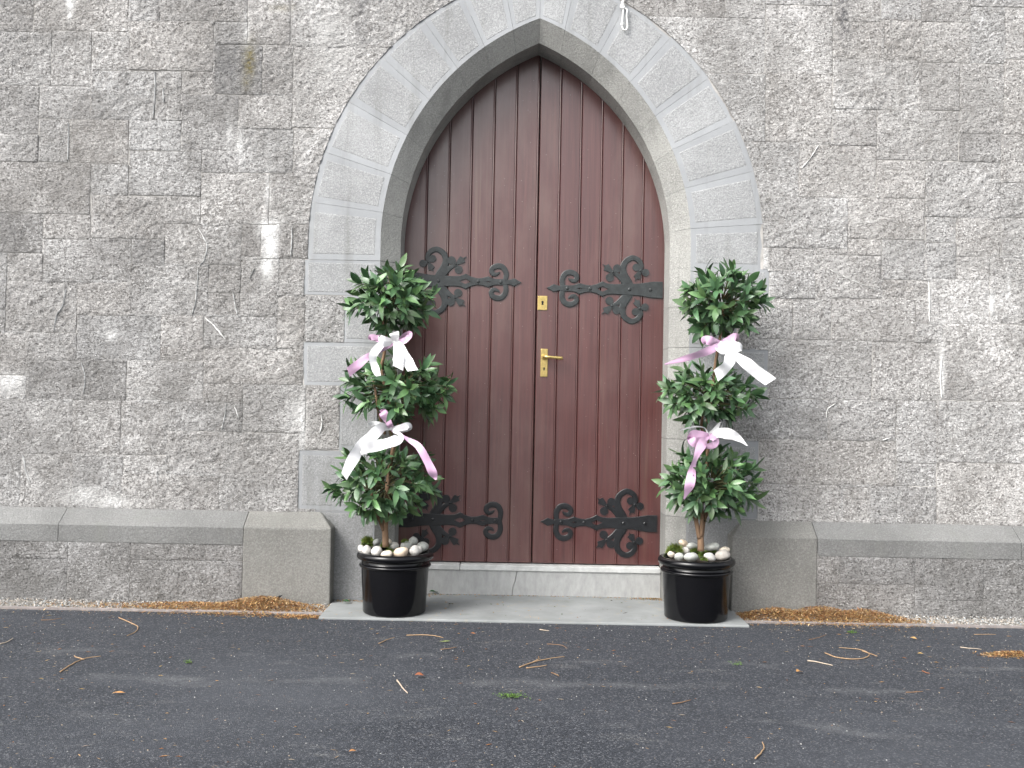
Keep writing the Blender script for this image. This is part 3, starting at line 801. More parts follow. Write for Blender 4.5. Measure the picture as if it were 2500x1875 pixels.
def thick(poly, y0, y1):
    """extrude polygon list (x,z) between y0 (front) and y1 (back), with a small front chamfer"""
    n = len(poly); c = np.mean(np.array(poly), axis=0)
    V = []
    for (x, z) in poly: V.append((x, y1, z))
    for (x, z) in poly: V.append((x, y0 + 0.0015, z))
    for (x, z) in poly:
        d = np.array([x, z]) - c; L = np.hypot(*d) + 1e-9
        p = c + d * (1 - min(0.0018 / L, 0.3)); V.append((p[0], y0, p[1]))
    Fc = []
    for k in range(n):
        k2 = (k+1) % n
        Fc.append((k, k2, n+k2, n+k)); Fc.append((n+k, n+k2, 2*n+k2, 2*n+k))
    Fc.append(tuple(2*n+k for k in range(n)))
    return V, Fc
def band(pts, widths, y0, y1, sub=5):
    P = catmull([(*p, w) for p, w in zip(pts, widths)], sub)
    V, Fc = [], []
    for k, p in enumerate(P):
        q = P[min(k+1, len(P)-1)][:2] - P[max(k-1, 0)][:2]
        nn = np.array([-q[1], q[0]]) / (np.hypot(*q) + 1e-9)
        w = max(p[2], 4) / 2 * 1.16
        a, b = p[:2] + nn * w, p[:2] - nn * w
        a2, b2 = p[:2] + nn * w * 0.78, p[:2] - nn * w * 0.78
        for (x, z), y in ((a, y1), (a, y0 + 0.0018), (a2, y0), (p[:2], y0 - 0.0004), (b2, y0), (b, y0 + 0.0018), (b, y1)): V.append((x, y, z))
    for k in range(len(P) - 1):
        for q in range(6): Fc.append((k*7+q, k*7+q+1, (k+1)*7+q+1, (k+1)*7+q))
    Fc.append(tuple(range(7))[::-1]); Fc.append(tuple((len(P)-1)*7+q for q in range(7)))
    return V, Fc
def strap(ux, uz, dirx, leaf, mat, tip=True):
    """hinge strap; local u runs from the hinge edge towards the seam, dirx = sign of x along u; (ux,uz) = centre rivet"""
    fy = DOOR_Y - 0.002
    def W(V): return [(ux + dirx * x * U, y, uz + z * U) for x, y, z in V]
    def flip(Fc): return Fc if dirx > 0 else [f[::-1] for f in Fc]
    root_part = None
    # bar with pierced diamonds
    colsU = [(-600, 140, 0), (-420, 138, 0), (-300, 120, 0), (-150, 100, 0), (0, 98, 0), (120, 92, 0), (250, 84, 0), (370, 90, 0), (378, 91, 1), (430, 105, 26), (485, 130, 46), (545, 100, 22), (575, 86, 1), (590, 80, 0), (690, 56, 0), (780, 62, 0), (845, 78, 1), (895, 92, 12), (940, 76, 1), (990, 58, 0), (1060, 50, 0), (1130, 52, 0), (1215, 48, 0)]
    if tip: colsU += [(1245, 38, 0), (1290, 46, 0), (1365, 66, 0), (1430, 30, 0), (1492, 3, 0)]
    V, Fc = [], []
    y0, y1 = fy - 0.0075, DOOR_Y + 0.006
    for (u, h, hh) in colsU:
        h = h * 1.08
        e = max(h - 9, h * 0.6)
        V += [(u, y1, h), (u, y0 + 0.002, h), (u, y0, e), (u, y0, hh), (u, y1, hh), (u, y1, -hh), (u, y0, -hh), (u, y0, -e), (u, y0 + 0.002, -h), (u, y1, -h)]
    for k in range(len(colsU) - 1):
        a, b = k*10, (k+1)*10
        hole = colsU[k][2] > 0 and colsU[k+1][2] > 0
        for q in (0, 1, 2): Fc.append((a+q, a+q+1, b+q+1, b+q))
        if hole: Fc += [(a+3, a+4, b+4, b+3), (a+5, a+6, b+6, b+5)]
        for q in (6, 7, 8): Fc.append((a+q, a+q+1, b+q+1, b+q))
    Fc.append((0, 1, 2, 7, 8, 9)); 
    o = mesh_obj('hinge_strap', W(V), flip(Fc), mat); keep(o, leaf); root_part = o
    def sub(name, VF):
        q = mesh_obj(name, W(VF[0]), flip(VF[1]), mat); keep(q, root_part); return q
    def fleur(p, ang, sgn, sc=1.0):
        d = np.array([math.cos(ang), math.sin(ang)]); n_ = np.array([-d[1], d[0]]); p = np.array(p, float)
        def disc(c, r, k=12): return [tuple(c + r * np.array([math.cos(2*math.pi*i/k), math.sin(2*math.pi*i/k)])) for i in range(k)]
        mb = MB()
        mb.add(*thick(disc(p, 36*sc), fy - 0.0085, DOOR_Y + 0.004))
        for s_ in (1, -1):
            c = p + (n_ * s_ * 96 - d * 18) * sc
            mb.add(*thick(disc(c, 68*sc), fy - (0.0062 if s_ > 0 else 0.0058), DOOR_Y + 0.004))
            mid = (p + c) / 2
            mb.add(*thick(disc(mid, 34*sc), fy - (0.0067 if s_ > 0 else 0.0065), DOOR_Y + 0.004))
        sp = [p + d*15 + n_*22, p + d*95*sc + n_*52*sc, p + d*140*sc + n_*62*sc, p + d*158*sc + n_*14*sc, p + d*215*sc, p + d*158*sc - n_*14*sc, p + d*140*sc - n_*62*sc, p + d*95*sc - n_*52*sc, p + d*15 - n_*22]
        mb.add(*thick([tuple(q) for q in sp], fy - 0.0072, DOOR_Y + 0.004))
        sub('leaf_end', (mb.v, mb.f))
        sub('rivet', rivet_vf(p[0], p[1], 20))
    def rivet_vf(u, v, r):
        V, Fc = [], []
        for rr, y in ((r*1.15, fy - 0.006), (r, fy - 0.0105), (r*0.55, fy - 0.013)):
            for k in range(6):
                a = 2*math.pi*k/6 + 0.3; V.append((u + rr*math.cos(a), y, v + rr*math.sin(a)))
        for j in range(2):
            for k in range(6): Fc.append((j*6+k, j*6+(k+1) % 6, (j+1)*6+(k+1) % 6, (j+1)*6+k))
        Fc.append(tuple(12+k for k in range(6)))
        return V, Fc
    for s in (1, -1):
        c = [(1192, 0), (1207, 70), (1212, 165), (1158, 262), (1065, 290), (975, 255), (950, 190), (992, 138), (1060, 150), (1100, 185)]
        sub('scroll', band([(a, b*s) for a, b in c], [70, 76, 80, 86, 88, 82, 76, 66, 46, 14], fy - 0.0064 - 0.0002*s, DOOR_Y + 0.004))
        c = [(-30, 20), (40, 130), (100, 268), (120, 385), (75, 502), (-45, 572), (-160, 527), (-212, 432), (-196, 345)]
        sub('scroll', band([(a, b*s) for a, b in c], [120, 150, 112, 95, 88, 84, 80, 70, 55], fy - 0.0060 - 0.0002*s, DOOR_Y + 0.004))
        fleur((-195, 340*s), R(-62) * s, s, 1.0)
        sub('scroll', band([(20, 60*s), (110, 165*s), (210, 250*s), (300, 302*s)], [110, 100, 72, 58], fy - 0.0055 - 0.0002*s, DOOR_Y + 0.004))
        fleur((305, 305*s), R(38) * s, s, 1.1)
    for u in (-380, 0, 710, 1120): sub('rivet', rivet_vf(u, 0, 30))
    return root_part
def door_leaf(x_out, sign, label):
    root = empty('door_leaf', (x_out, DOOR_Y, DZ0)); tag(root, label, 'door', 'leaves of the maroon double door')
    return root
XLO, XRO = AX - W_IN, AX + W_IN
leafL = door_leaf(XLO, 1, 'left leaf of the pointed maroon plank door, without handle')
leafR = door_leaf(XRO, -1, 'right leaf of the pointed maroon plank door with brass handle')
wl_ = (SEAM - 0.0025 - XLO) / 6
for k in range(6):
    a, b = XLO + k*wl_, XLO + (k+1)*wl_
    if k == 0: a -= 0.03
    plank(a, b, leafL, random.uniform(0.93, 1.08))
wr_ = (XRO - SEAM - 0.0025) / 6
for k in range(6):
    a, b = SEAM + 0.0025 + k*wr_, SEAM + 0.0025 + (k+1)*wr_
    if k == 5: b += 0.03
    plank(a, b, leafR, random.uniform(0.93, 1.08))
for leaf, xa_, xb_ in ((leafL, XLO - 0.02, SEAM - 0.006), (leafR, SEAM + 0.006, XRO + 0.02)):
    V, Fc = box_vf(xa_, xb_, DOOR_Y + 0.021, DOOR_Y + 0.05, DZ0 + 0.02, 2.9)
    keep(mesh_obj('backing_board', V, Fc, M_DARK), leaf)
pU = at_y(1071, 686, DOOR_Y); pUr = at_y(1536, 707, DOOR_Y); pD = at_y(1057, 1268, DOOR_Y); pDr = at_y(1522, 1277, DOOR_Y)
strap(pU.x, pU.z, 1, leafL, M_IRON_OLD); strap(pUr.x, pUr.z, -1, leafR, M_IRON_OLD)
strap(pD.x, pD.z, 1, leafL, M_IRON_NEW, tip=False); strap(pDr.x, pDr.z, -1, leafR, M_IRON_NEW)
def keyhole(cx, cz, r, y):
    poly = [(cx + r*math.cos(a), cz + r*math.sin(a)) for a in [R(-50) + R(280)*k/9 for k in range(10)]] + [(cx - r*0.85, cz - 2.3*r), (cx + r*0.85, cz - 2.3*r)]
    return mesh_obj('keyhole', [(x, y, z) for x, z in poly], [tuple(range(len(poly)))], M_DARK)
c = at_y(1324.5, 740, DOOR_Y)
V, Fc = box_vf(c.x - 0.029, c.x + 0.029, DOOR_Y - 0.0045, DOOR_Y + 0.002, c.z - 0.043, c.z + 0.043)
lp = mesh_obj('lock_plate', V, Fc, M_BRASS); bevel_mesh(lp, 0.0025); keep(lp, leafR)
keep(keyhole(c.x, c.z + 0.006, 0.0075, DOOR_Y - 0.0052), lp)
for a in (-1, 1):
    for b in (-1, 1):
        V, Fc = tube_vf([(c.x + a*0.022, DOOR_Y - 0.0035, c.z + b*0.036), (c.x + a*0.022, DOOR_Y - 0.006, c.z + b*0.036)], [0.0035, 0.0025], 6); keep(mesh_obj('screw', V, Fc, M_BRASS), lp)
c = at_y(1328.5, 886, DOOR_Y)
V, Fc = box_vf(c.x - 0.0215, c.x + 0.0215, DOOR_Y - 0.005, DOOR_Y + 0.002, c.z - 0.084, c.z + 0.084)
hp = mesh_obj('handle_plate', V, Fc, M_BRASS); bevel_mesh(hp, 0.003); keep(hp, leafR)
keep(keyhole(c.x + 0.0, c.z - 0.032, 0.0055, DOOR_Y - 0.0056), hp)
for a in (-1, 1):
    for b in (-1, 1):
        V, Fc = tube_vf([(c.x + a*0.014, DOOR_Y - 0.004, c.z + b*0.075), (c.x + a*0.014, DOOR_Y - 0.0065, c.z + b*0.075)], [0.003, 0.002], 6); keep(mesh_obj('screw', V, Fc, M_BRASS), hp)
hz = c.z + 0.034
pts = catmull([(c.x, DOOR_Y - 0.003, hz), (c.x, DOOR_Y - 0.03, hz), (c.x + 0.012, DOOR_Y - 0.047, hz), (c.x + 0.05, DOOR_Y - 0.05, hz - 0.002), (c.x + 0.108, DOOR_Y - 0.046, hz - 0.006)], 5)
rad = [0.011 if k < 10 else 0.0105 - 0.002*math.sin((k-10)/10*3) for k in range(len(pts))]
V, Fc = tube_vf(pts, rad, 12); hd = mesh_obj('handle', V, Fc, M_BRASS, None, True); keep(hd, leafR)
V, Fc = tube_vf([(c.x, DOOR_Y - 0.004, hz), (c.x, DOOR_Y - 0.012, hz)], [0.018, 0.015], 16); keep(mesh_obj('handle_rose', V, Fc, M_BRASS), leafR)

# ------------------------------------------------------------------ pots
def lathe(prof, n=64):
    V, Fc = [], []
    for r_, z in prof:
        for k in range(n):
            a = 2*math.pi*k/n; V.append((r_*math.cos(a), r_*math.sin(a), z))
    for j in range(len(prof) - 1):
        for k in range(n): Fc.append((j*n+k, j*n+(k+1) % n, (j+1)*n+(k+1) % n, (j+1)*n+k))
    return V, Fc
def arcp(cr, cz, r_, a0, a1, n=8): return [(cr + r_*math.cos(R(a0 + (a1-a0)*k/n)), cz + r_*math.sin(R(a0 + (a1-a0)*k/n))) for k in range(n+1)]
def pot(px, py, label):
    fb = at_z(px, py, 0.0)
    loc = Vector((fb.x, -0.30, 0.0005))
    root = empty('plant_pot', loc); tag(root, label, 'pot', 'glossy black pots flanking the door')
    body = [(0.0, 0.002), (0.160, 0.002)] + arcp(0.160, 0.010, 0.008, -90, 0, 4) + [(0.171, 0.08), (0.177, 0.16), (0.181, 0.245)]
    V, Fc = lathe(body); o = mesh_obj('pot_body', V, Fc, M_POT, root, True)
    V, Fc = lathe([(0.181, 0.243)] + arcp(0.183, 0.253, 0.0095, -80, 85, 8) + [(0.180, 0.264), (0.179, 0.280)]); mesh_obj('bead', V, Fc, M_POT, root, True)
    V, Fc = lathe([(0.179, 0.279), (0.183, 0.284)] + arcp(0.186, 0.304, 0.0205, -70, 90, 12) + [(0.178, 0.3235), (0.170, 0.318), (0.167, 0.29)]); mesh_obj('rim', V, Fc, M_POT, root, True)
    V, Fc = lathe([(0.168, 0.296), (0.0, 0.306)], 48); mesh_obj('soil', V, Fc, M_EARTH, root, True)
    return root
potL = pot(954, 1508, 'glossy black pot left of the door, partly in front of the jamb')
potR = pot(1704, 1514, 'glossy black pot right of the door, holding greener moss')

def ico_mesh(name, sub=2):
    bm = bmesh.new(); bmesh.ops.create_icosphere(bm, subdivisions=sub, radius=1.0)
    me = bpy.data.meshes.new(name); bm.to_mesh(me); bm.free(); return me
def pebble(pot_o, zx, zy, rx, ry, ox, oy, col, label, group, lift=0.0, seed=0):
    px, py = ox + zx/4.608, oy + zy/4.608
    s = 2450/5.4; ra, rb = rx/4.608/s, ry/4.608/s
    zc = 0.310 + rb*0.85 + lift
    p = at_z(px, py, zc)
    dx = max(-0.145, min(0.145, p.x - pot_o.location.x)); ylim = math.sqrt(max(0.152**2 - dx*dx, 0.0004))
    yy = max(-ylim, min(ylim, p.y - pot_o.location.y))
    p2 = at_y(px, py, pot_o.location.y + yy)
    me = ico_mesh('pebble', 3); me.materials.append(M_PEB)
    tl = Matrix.Rotation(random.uniform(-0.5, 0.5), 3, 'Y')
    for v in me.vertices:
        k = 1 + 0.16*mnoise.noise(v.co*1.1 + Vector((seed*7.1, 0, 0)))
        v.co = tl @ Vector((v.co.x*ra*k, v.co.y*(ra+rb)/2*k, v.co.z*rb*k))
    me.polygons.foreach_set('use_smooth', [True]*len(me.polygons))
    o = link_mesh('pebble', me); o.location = (p2.x, p2.y, max(p2.z, 0.308 + rb*0.6))
    o.color = (*col, 1)
    tag(o, label, 'pebble', group)
WH, CR, TN, GR, GG = (1.15,1.14,1.12), (1.2,1.1,.95), (1.15,.95,.75), (.55,.58,.58), (.78,.82,.80)
GL, GRr = 'pebbles in the left pot', 'pebbles in the right pot'
for i, (zx, zy, a, b, cl, lab) in enumerate([
    (475,740,42,52,WH,'white pebble at far left rim of the left pot'), (532,755,55,58,WH,'round whitish banded pebble second from left at left pot rim'), (643,765,66,58,WH,'bright white round pebble left of centre at left pot front rim'),
    (757,800,66,46,CR,'cream half-sunk pebble at front centre of the left pot'), (915,780,82,62,TN,'large tan pebble at front of the left pot, right of centre'), (645,660,42,38,GR,'small dark grey pebble left of the trunk in the left pot'),
    (835,705,62,48,WH,'white pebble right of the trunk in the left pot'), (980,705,72,58,GG,'large grey oval pebble behind the tan one in the left pot'), (1055,650,52,52,GG,'topmost grey pebble of the heap on right of left pot'),
    (1070,760,58,62,WH,'white egg-shaped pebble at right front rim of left pot'), (1160,715,66,62,GG,'grey-green oval pebble at far right of the left pot'), (1120,750,36,46,WH,'small white pebble wedged between two others, right of left pot'), (770,650,46,32,CR,'flat cream pebble just behind the trunk foot in left pot')]):
    pebble(potL, zx, zy, a, b, 780, 1180, cl, lab, GL, seed=i)
for i, (zx, zy, a, b, cl, lab) in enumerate([
    (405,672,56,38,TN,'tan pebble at back left of the right pot'), (500,705,66,38,GG,'grey flat pebble left behind the trunk in the right pot'), (435,760,52,48,WH,'bright white round pebble among moss in right pot'),
    (360,825,56,46,GG,'grey pebble at front left rim of the right pot'), (495,830,78,52,GG,'wide grey pebble at front rim of right pot, left of centre'), (730,712,84,42,GG,'large flat grey-green pebble right behind the trunk of right pot'),
    (705,830,66,48,WH,'white round pebble at front centre of the right pot'), (850,805,86,62,(.9,.86,.82),'largest grey-brown pebble at right rim of right pot'), (870,752,60,40,CR,'cream pebble atop the largest one in the right pot'), (270,800,42,36,CR,'small cream pebble at far left rim of the right pot')]):
    pebble(potR, zx, zy, a, b, 1580, 1180, cl, lab, GRr, seed=i+30)
def moss(spots, ox, oy, pot_o, label):
    mb = MB()
    for zx, zy, rad_, n in spots:
        px, py = ox + zx/4.608, oy + zy/4.608
        p = at_z(px, py, 0.325); dx = p.x - pot_o.location.x
        yy = max(-0.13, min(0.13, p.y - pot_o.location.y)); p = at_y(px, py, pot_o.location.y + yy)
        rr = rad_/4.608/453*1.2
        for _ in range(n):
            d = Vector((random.gauss(0, 1), random.gauss(0, 1), abs(random.gauss(0, 1)))).normalized()
            b = Vector((p.x, p.y, p.z - rr*0.35)) + d*rr*random.uniform(0.2, 0.75)
            t_ = b + (d + Vector((random.gauss(0, .5), random.gauss(0, .5), random.gauss(0.2, .4)))).normalized()*rr*random.uniform(0.25, 0.5)
            sd = d.orthogonal().normalized()*0.0016
            g = random.uniform(0.6, 1.3); yel = random.random()
            mb.add([b - sd, b + sd, t_], [(0, 1, 2)], (0.10*g + 0.12*yel*g, 0.22*g, 0.045*g))
    o = mb.build('moss', M_MOSS); tag(o, label, 'moss', kind='stuff')
moss([(540, 640, 75, 900), (500, 690, 40, 300), (740, 690, 60, 600), (790, 765, 50, 450), (560, 690, 50, 350), (960, 650, 45, 300)], 780, 1180, potL, 'tufts of green moss between pebbles in the left pot')
moss([(310, 730, 90, 1000), (540, 750, 60, 600), (630, 800, 60, 600), (715, 750, 70, 600), (640, 850, 40, 300), (250, 760, 50, 300)], 1580, 1180, potR, 'tufts of yellow-green moss between pebbles in the right pot')

# ------------------------------------------------------------------ bay trees
def leaf_mesh(L, Wd, curl, fold, name='leaf'):
    n = 6; V, Fc = [], []
    for i in range(n + 1):
        t = i/n
        w = Wd*0.5*(math.sin(math.pi*min(t*0.98 + 0.02, 1))**0.85)*(1 - 0.25*t)*1.15
        if i == 0: w = Wd*0.05
        if i == n: w = 0.0004
        x = L*t; z = -curl*L*t*t + 0.10*L*t
        wav = 0.05*Wd*math.sin(t*9)
        V += [(x, -w, z + fold*w + wav), (x, 0, z), (x, w, z + fold*w - wav)]
    for i in range(n):
        a = i*3; Fc += [(a, a+3, a+4, a+1), (a+1, a+4, a+5, a+2)]
    me = bpy.data.meshes.new(name); me.from_pydata(V, [], Fc)
    me.polygons.foreach_set('use_smooth', [True]*len(me.polygons)); me.materials.append(M_LEAF); me.update()
    return me
LEAVES = [leaf_mesh(L, w, c_, f) for L, w, c_, f in ((0.080, 0.028, 0.22, 0.25), (0.074, 0.026, 0.1, 0.35), (0.088, 0.027, 0.38, 0.2), (0.062, 0.025, 0.05, 0.4), (0.078, 0.031, 0.28, 0.12), (0.046, 0.018, 0.12, 0.3), (0.084, 0.024, -0.10, 0.3))]
def leaf_mat(p, d, nrm):
    x = d.normalized(); y = nrm.cross(x)
    if y.length < 1e-4: y = x.orthogonal()
    y.normalize(); z = x.cross(y)
    mm = Matrix((x, y, z)).transposed().to_4x4(); mm.translation = p; return mm
def bay_tree(pot_o, balls, stems, label, seed):
    rnd = random.Random(seed)
    root = empty('bay_tree', Vector(pot_o.location) + Vector((0, 0, 0.30))); tag(root, label, 'tree', 'potted bay trees with three clipped crowns')
    yc = pot_o.location.y
    mb = MB()
    for pts, r0_, r1_ in stems:
        W3 = [at_y(a, b, yc + dy) for a, b, dy in pts]
        P = catmull([tuple(q) for q in W3], 5)
        V, Fc = tube_vf([Vector(q) + Vector((mnoise.noise(Vector(q)*20)*0.003, 0, 0)) for q in P], [r0_ + (r1_-r0_)*k/(len(P)-1) for k in range(len(P))], 9)
        mb.add(V, Fc)
    keep(mb.build('trunk', M_BARK, None, True), root)
    cand = []
    crowns = []
    for bi, (x0, y0, x1, y1, ntips, sub) in enumerate(balls):
        c = at_y((x0+x1)/2, (y0+y1)/2, yc); s = F_PX/(yc - CAM.y)
        rx, rz = (x1-x0)/2/s, (y1-y0)/2/s; ry = rx*0.9
        tw = MB()
        tips = []
        for k in range(ntips):
            zq = 1 - 2*(k + 0.5)/ntips; ph = k*2.39996 + rnd.uniform(-.35, .35)
            zq = max(-0.97, min(0.97, zq + rnd.uniform(-.09, .09)))
            rr = math.sqrt(1 - zq*zq)
            tips.append((Vector((rr*math.cos(ph), rr*math.sin(ph), zq)), rnd.choice((0.7, 0.85, 0.95, 1.0, 1.05, 1.15))))
        for (ex, ez, k) in sub:         # extra sprigs that stick out (unit directions in the picture plane)
            tips.append((Vector((ex, -0.35, ez)).normalized(), k))
        for d, k in tips:
            # scale so that leaf ends, not tips, reach the outline
            tip = c + Vector((d.x*max(rx - 0.045, .05), d.y*max(ry - 0.045, .05), d.z*max(rz - 0.045, .05)))*k
            bs = c + Vector((d.x*rx*0.12, d.y*ry*0.12, d.z*rz*0.25 - 0.02))
            mid = bs.lerp(tip, 0.55) + Vector((0, 0, 0.012))
            V, Fc = tube_vf([bs, mid, tip], [0.0042, 0.003, 0.0014], 5); tw.add(V, Fc)
            dirn = (tip - mid).normalized()
            nl = rnd.randint(7, 10); a0 = rnd.uniform(0, 6.28)
            aa = dirn.orthogonal().normalized(); bb = dirn.cross(aa)
            for q in range(nl):
                an = a0 + q*2.4
                back = rnd.uniform(0.0, 0.075)*(q/nl)
                spread = rnd.uniform(0.35, 0.8) + 0.55*(q/nl)
                side = aa*math.cos(an) + bb*math.sin(an)
                ld = (dirn*math.cos(spread) + side*math.sin(spread) + Vector((0, 0, rnd.uniform(-0.15, 0.12)))).normalized()
                nrm = (dirn*math.sin(spread) - side*math.cos(spread))*-1.0
                nrm = (dirn - ld*dirn.dot(ld) + Vector((0, -0.3, 0.5))).normalized()
                pp = tip - dirn*back + side*0.002
                vis = -(pp.y - c.y)/ry + rnd.uniform(0, 0.35)
                cand.append((vis, bi, leaf_mat(pp, ld, nrm), rnd.randrange(len(LEAVES)), rnd.uniform(0.85, 1.3)))
        for q in range(130):
            d = Vector((rnd.gauss(0, 1), rnd.gauss(0, 1), rnd.gauss(0, 1))).normalized(); k = rnd.uniform(0.25, 0.72)
            pp = c + Vector((d.x*rx, d.y*ry, d.z*rz))*k
            ld = (d + Vector((rnd.gauss(0, .6), rnd.gauss(0, .6), rnd.gauss(0, .5)))).normalized()
            cand.append((-(pp.y - c.y)/ry - 0.5, bi, leaf_mat(pp, ld, Vector((rnd.gauss(0, .4), -0.6, 0.8)).normalized()), rnd.randrange(len(LEAVES)), rnd.uniform(0.8, 1.1)))
        cr = tw.build('crown', M_TWIG, None, True); keep(cr, root); crowns.append(cr)
        cr['label'] = ('lowest', 'middle', 'topmost')[bi] + ' leafy crown of the tree'
    cand.sort(key=lambda e: -e[0])
    fol = MB()
    for n_, (vis, bi, mm, li, sc) in enumerate(cand):
        g = rnd.uniform(0.65, 1.35); yl = rnd.random()
        col = (g*(0.95 + 0.25*yl*yl), g, g*(1.05 - 0.25*yl))
        if rnd.random() < 0.14: col = (g*1.7, g*1.6, g*1.3)
        M4 = mm @ Matrix.Diagonal((sc, sc, sc, 1))
        if n_ < 300:
            o = link_mesh('leaf', LEAVES[li]); o.matrix_world = M4; o.color = (*col, 1)
            o.parent = crowns[bi]; o.matrix_parent_inverse = Matrix.Translation(root.location).inverted() if False else Matrix.Identity(4)
            o.matrix_basis = M4
        else:
            me = LEAVES[li]
            fol.add([M4 @ v.co for v in me.vertices], [tuple(p.vertices) for p in me.polygons], col)
    f = fol.build('foliage', M_FOL, None, True); keep(f, root); f['kind'] = 'stuff'
    return root
bay_tree(potL, [(815, 1065, 1070, 1275, 52, [(-0.98, -0.25, 1.28), (-0.9, -0.4, 1.15), (0.9, 0.0, 1.05), (0.3, -1.0, 1.1)]),
                (840, 858, 1095, 1040, 46, [(0.95, 0.1, 1.25), (0.9, -0.15, 1.2), (0.8, -0.55, 1.15), (-0.9, 0.2, 1.1)]),
                (852, 645, 1068, 815, 44, [(-0.95, 0.55, 1.1), (-0.9, -0.35, 1.2), (0.2, 1.0, 1.15), (0.85, -.45, 1.05)])],
         [([(942, 1335, 0.0), (940, 1290, 0.0), (944, 1230, 0.01), (950, 1150, 0.02), (962, 1080, 0.01)], 0.0185, 0.011),
          ([(936, 1295, -0.01), (922, 1260, -0.02), (908, 1215, -0.03), (905, 1160, -0.01)], 0.009, 0.006),
          ([(962, 1080, 0.01), (950, 1040, -0.01), (956, 1010, -0.02), (944, 960, -0.03), (930, 900, 0)], 0.010, 0.008),
          ([(940, 1060, -0.02), (925, 1010, -0.05), (918, 965, -0.06), (912, 930, -0.03)], 0.0075, 0.006),
          ([(965, 1060, 0.0), (980, 1010, -0.03), (992, 975, -0.04), (1000, 940, 0)], 0.008, 0.006),
          ([(930, 900, 0.0), (938, 860, -0.01), (942, 820, -0.02), (936, 780, 0), (950, 730, 0)], 0.0095, 0.006)],
         'three-tier bay tree with white and lilac bows in the left pot', 5)
bay_tree(potR, [(1618, 1090, 1852, 1268, 54, [(0.95, 0.5, 1.15), (-0.95, 0.1, 1.1), (0.6, -0.9, 1.1), (-0.5, -0.95, 1.1)]),
                (1618, 885, 1850, 1050, 46, [(-0.98, 0.25, 1.2), (-0.9, -0.3, 1.1), (0.9, 0.1, 1.08)]),
                (1655, 648, 1868, 832, 46, [(-0.6, -0.95, 1.2), (0.95, 0.0, 1.12), (0.2, 1.0, 1.05), (-0.95, 0.35, 1.1)])],
         [([(1711, 1345, 0.0), (1711, 1310, 0.0), (1716, 1275, 0.01), (1728, 1240, 0.02), (1735, 1180, 0.02)], 0.019, 0.011),
          ([(1708, 1315, -0.005), (1700, 1275, -0.015), (1694, 1245, -0.02), (1690, 1200, 0)], 0.013, 0.009),
          ([(1712, 1310, -0.01), (1714, 1265, -0.02), (1712, 1220, -0.02), (1716, 1160, 0)], 0.011, 0.008),
          ([(1725, 1150, 0.0), (1728, 1090, -0.01), (1722, 1045, -0.02), (1732, 1010, -0.02), (1735, 960, 0)], 0.0105, 0.008),
          ([(1720, 1060, -0.02), (1712, 1040, -0.03), (1718, 1005, -0.02)], 0.008, 0.007),
          ([(1738, 960, 0.0), (1748, 880, -0.01), (1756, 830, -0.02), (1765, 780, 0), (1768, 720, 0)], 0.010, 0.006)],
         'three-tier bay tree with white and lilac bows in the right pot', 9)

# ------------------------------------------------------------------ ribbons
def ribbon(name, ox, oy, zs, pts, y, mat, parent, seed=0, rip=0.006):
    """pts: (zoom x, zoom y, width in zoom px, dy, twist)"""
    P = catmull([(ox + p[0]/zs, oy + p[1]/zs, p[2]/zs/455.0, p[3], p[4]) for p in pts], 7)
    V, Fc = [], []
    C3 = [at_y(p[0], p[1], y + p[3]) for p in P]
    n = len(P)
    for k in range(n):
        tg = (C3[min(k+1, n-1)] - C3[max(k-1, 0)]).normalized()
        pr = Vector((-tg.z, 0, tg.x))
        if pr.length < 0.05: pr = Vector((1, 0, 0))
        pr.normalize()
        tw_ = P[k][4] + 0.4*math.sin(k*0.33 + seed*2.1)
        wd = pr*math.cos(tw_) + Vector((0, 1, 0))*math.sin(tw_)
        w = P[k][2]/2
        rp = rip*math.sin(k*0.55 + seed)
        for q in (-1, -0.5, 0, 0.5, 1):
            V.append(C3[k] + wd*w*q + tg*(0.45*w*q if (k == n-1 and name == 'tail') else 0) + Vector((0, rp + 0.0012*math.sin(q*4 + k*.4), 0)))
    for k in range(n - 1):
        for q in range(4): Fc.append((k*5+q, k*5+q+1, (k+1)*5+q+1, (k+1)*5+q))
    o = mesh_obj(name, V, Fc, mat, None, True)
    keep(o, parent); return o
def bow(ox, oy, zs, y, knot, label, parts):
    k = at_y(ox + knot[0]/zs, oy + knot[1]/zs, y)
    root = empty('ribbon_bow', k); tag(root, label, 'bow', 'white and lilac bows tied to the bay trees')
    bm = bmesh.new(); bmesh.ops.create_icosphere(bm, subdivisions=2, radius=1.0)
    for v in bm.verts: v.co = Vector((k.x + v.co.x*0.011, k.y + v.co.y*0.010, k.z + v.co.z*0.013))*1.0
    me = bpy.data.meshes.new('knot'); bm.to_mesh(me); bm.free(); me.materials.append(M_WHITE)
    me.polygons.foreach_set('use_smooth', [True]*len(me.polygons))
    keep(link_mesh('knot', me), root)
    for i, (nm, mt, pts) in enumerate(parts): ribbon(nm, ox, oy, zs, pts, y, mt, root, i*1.3)
S = 4.608
YF = potL.location.y
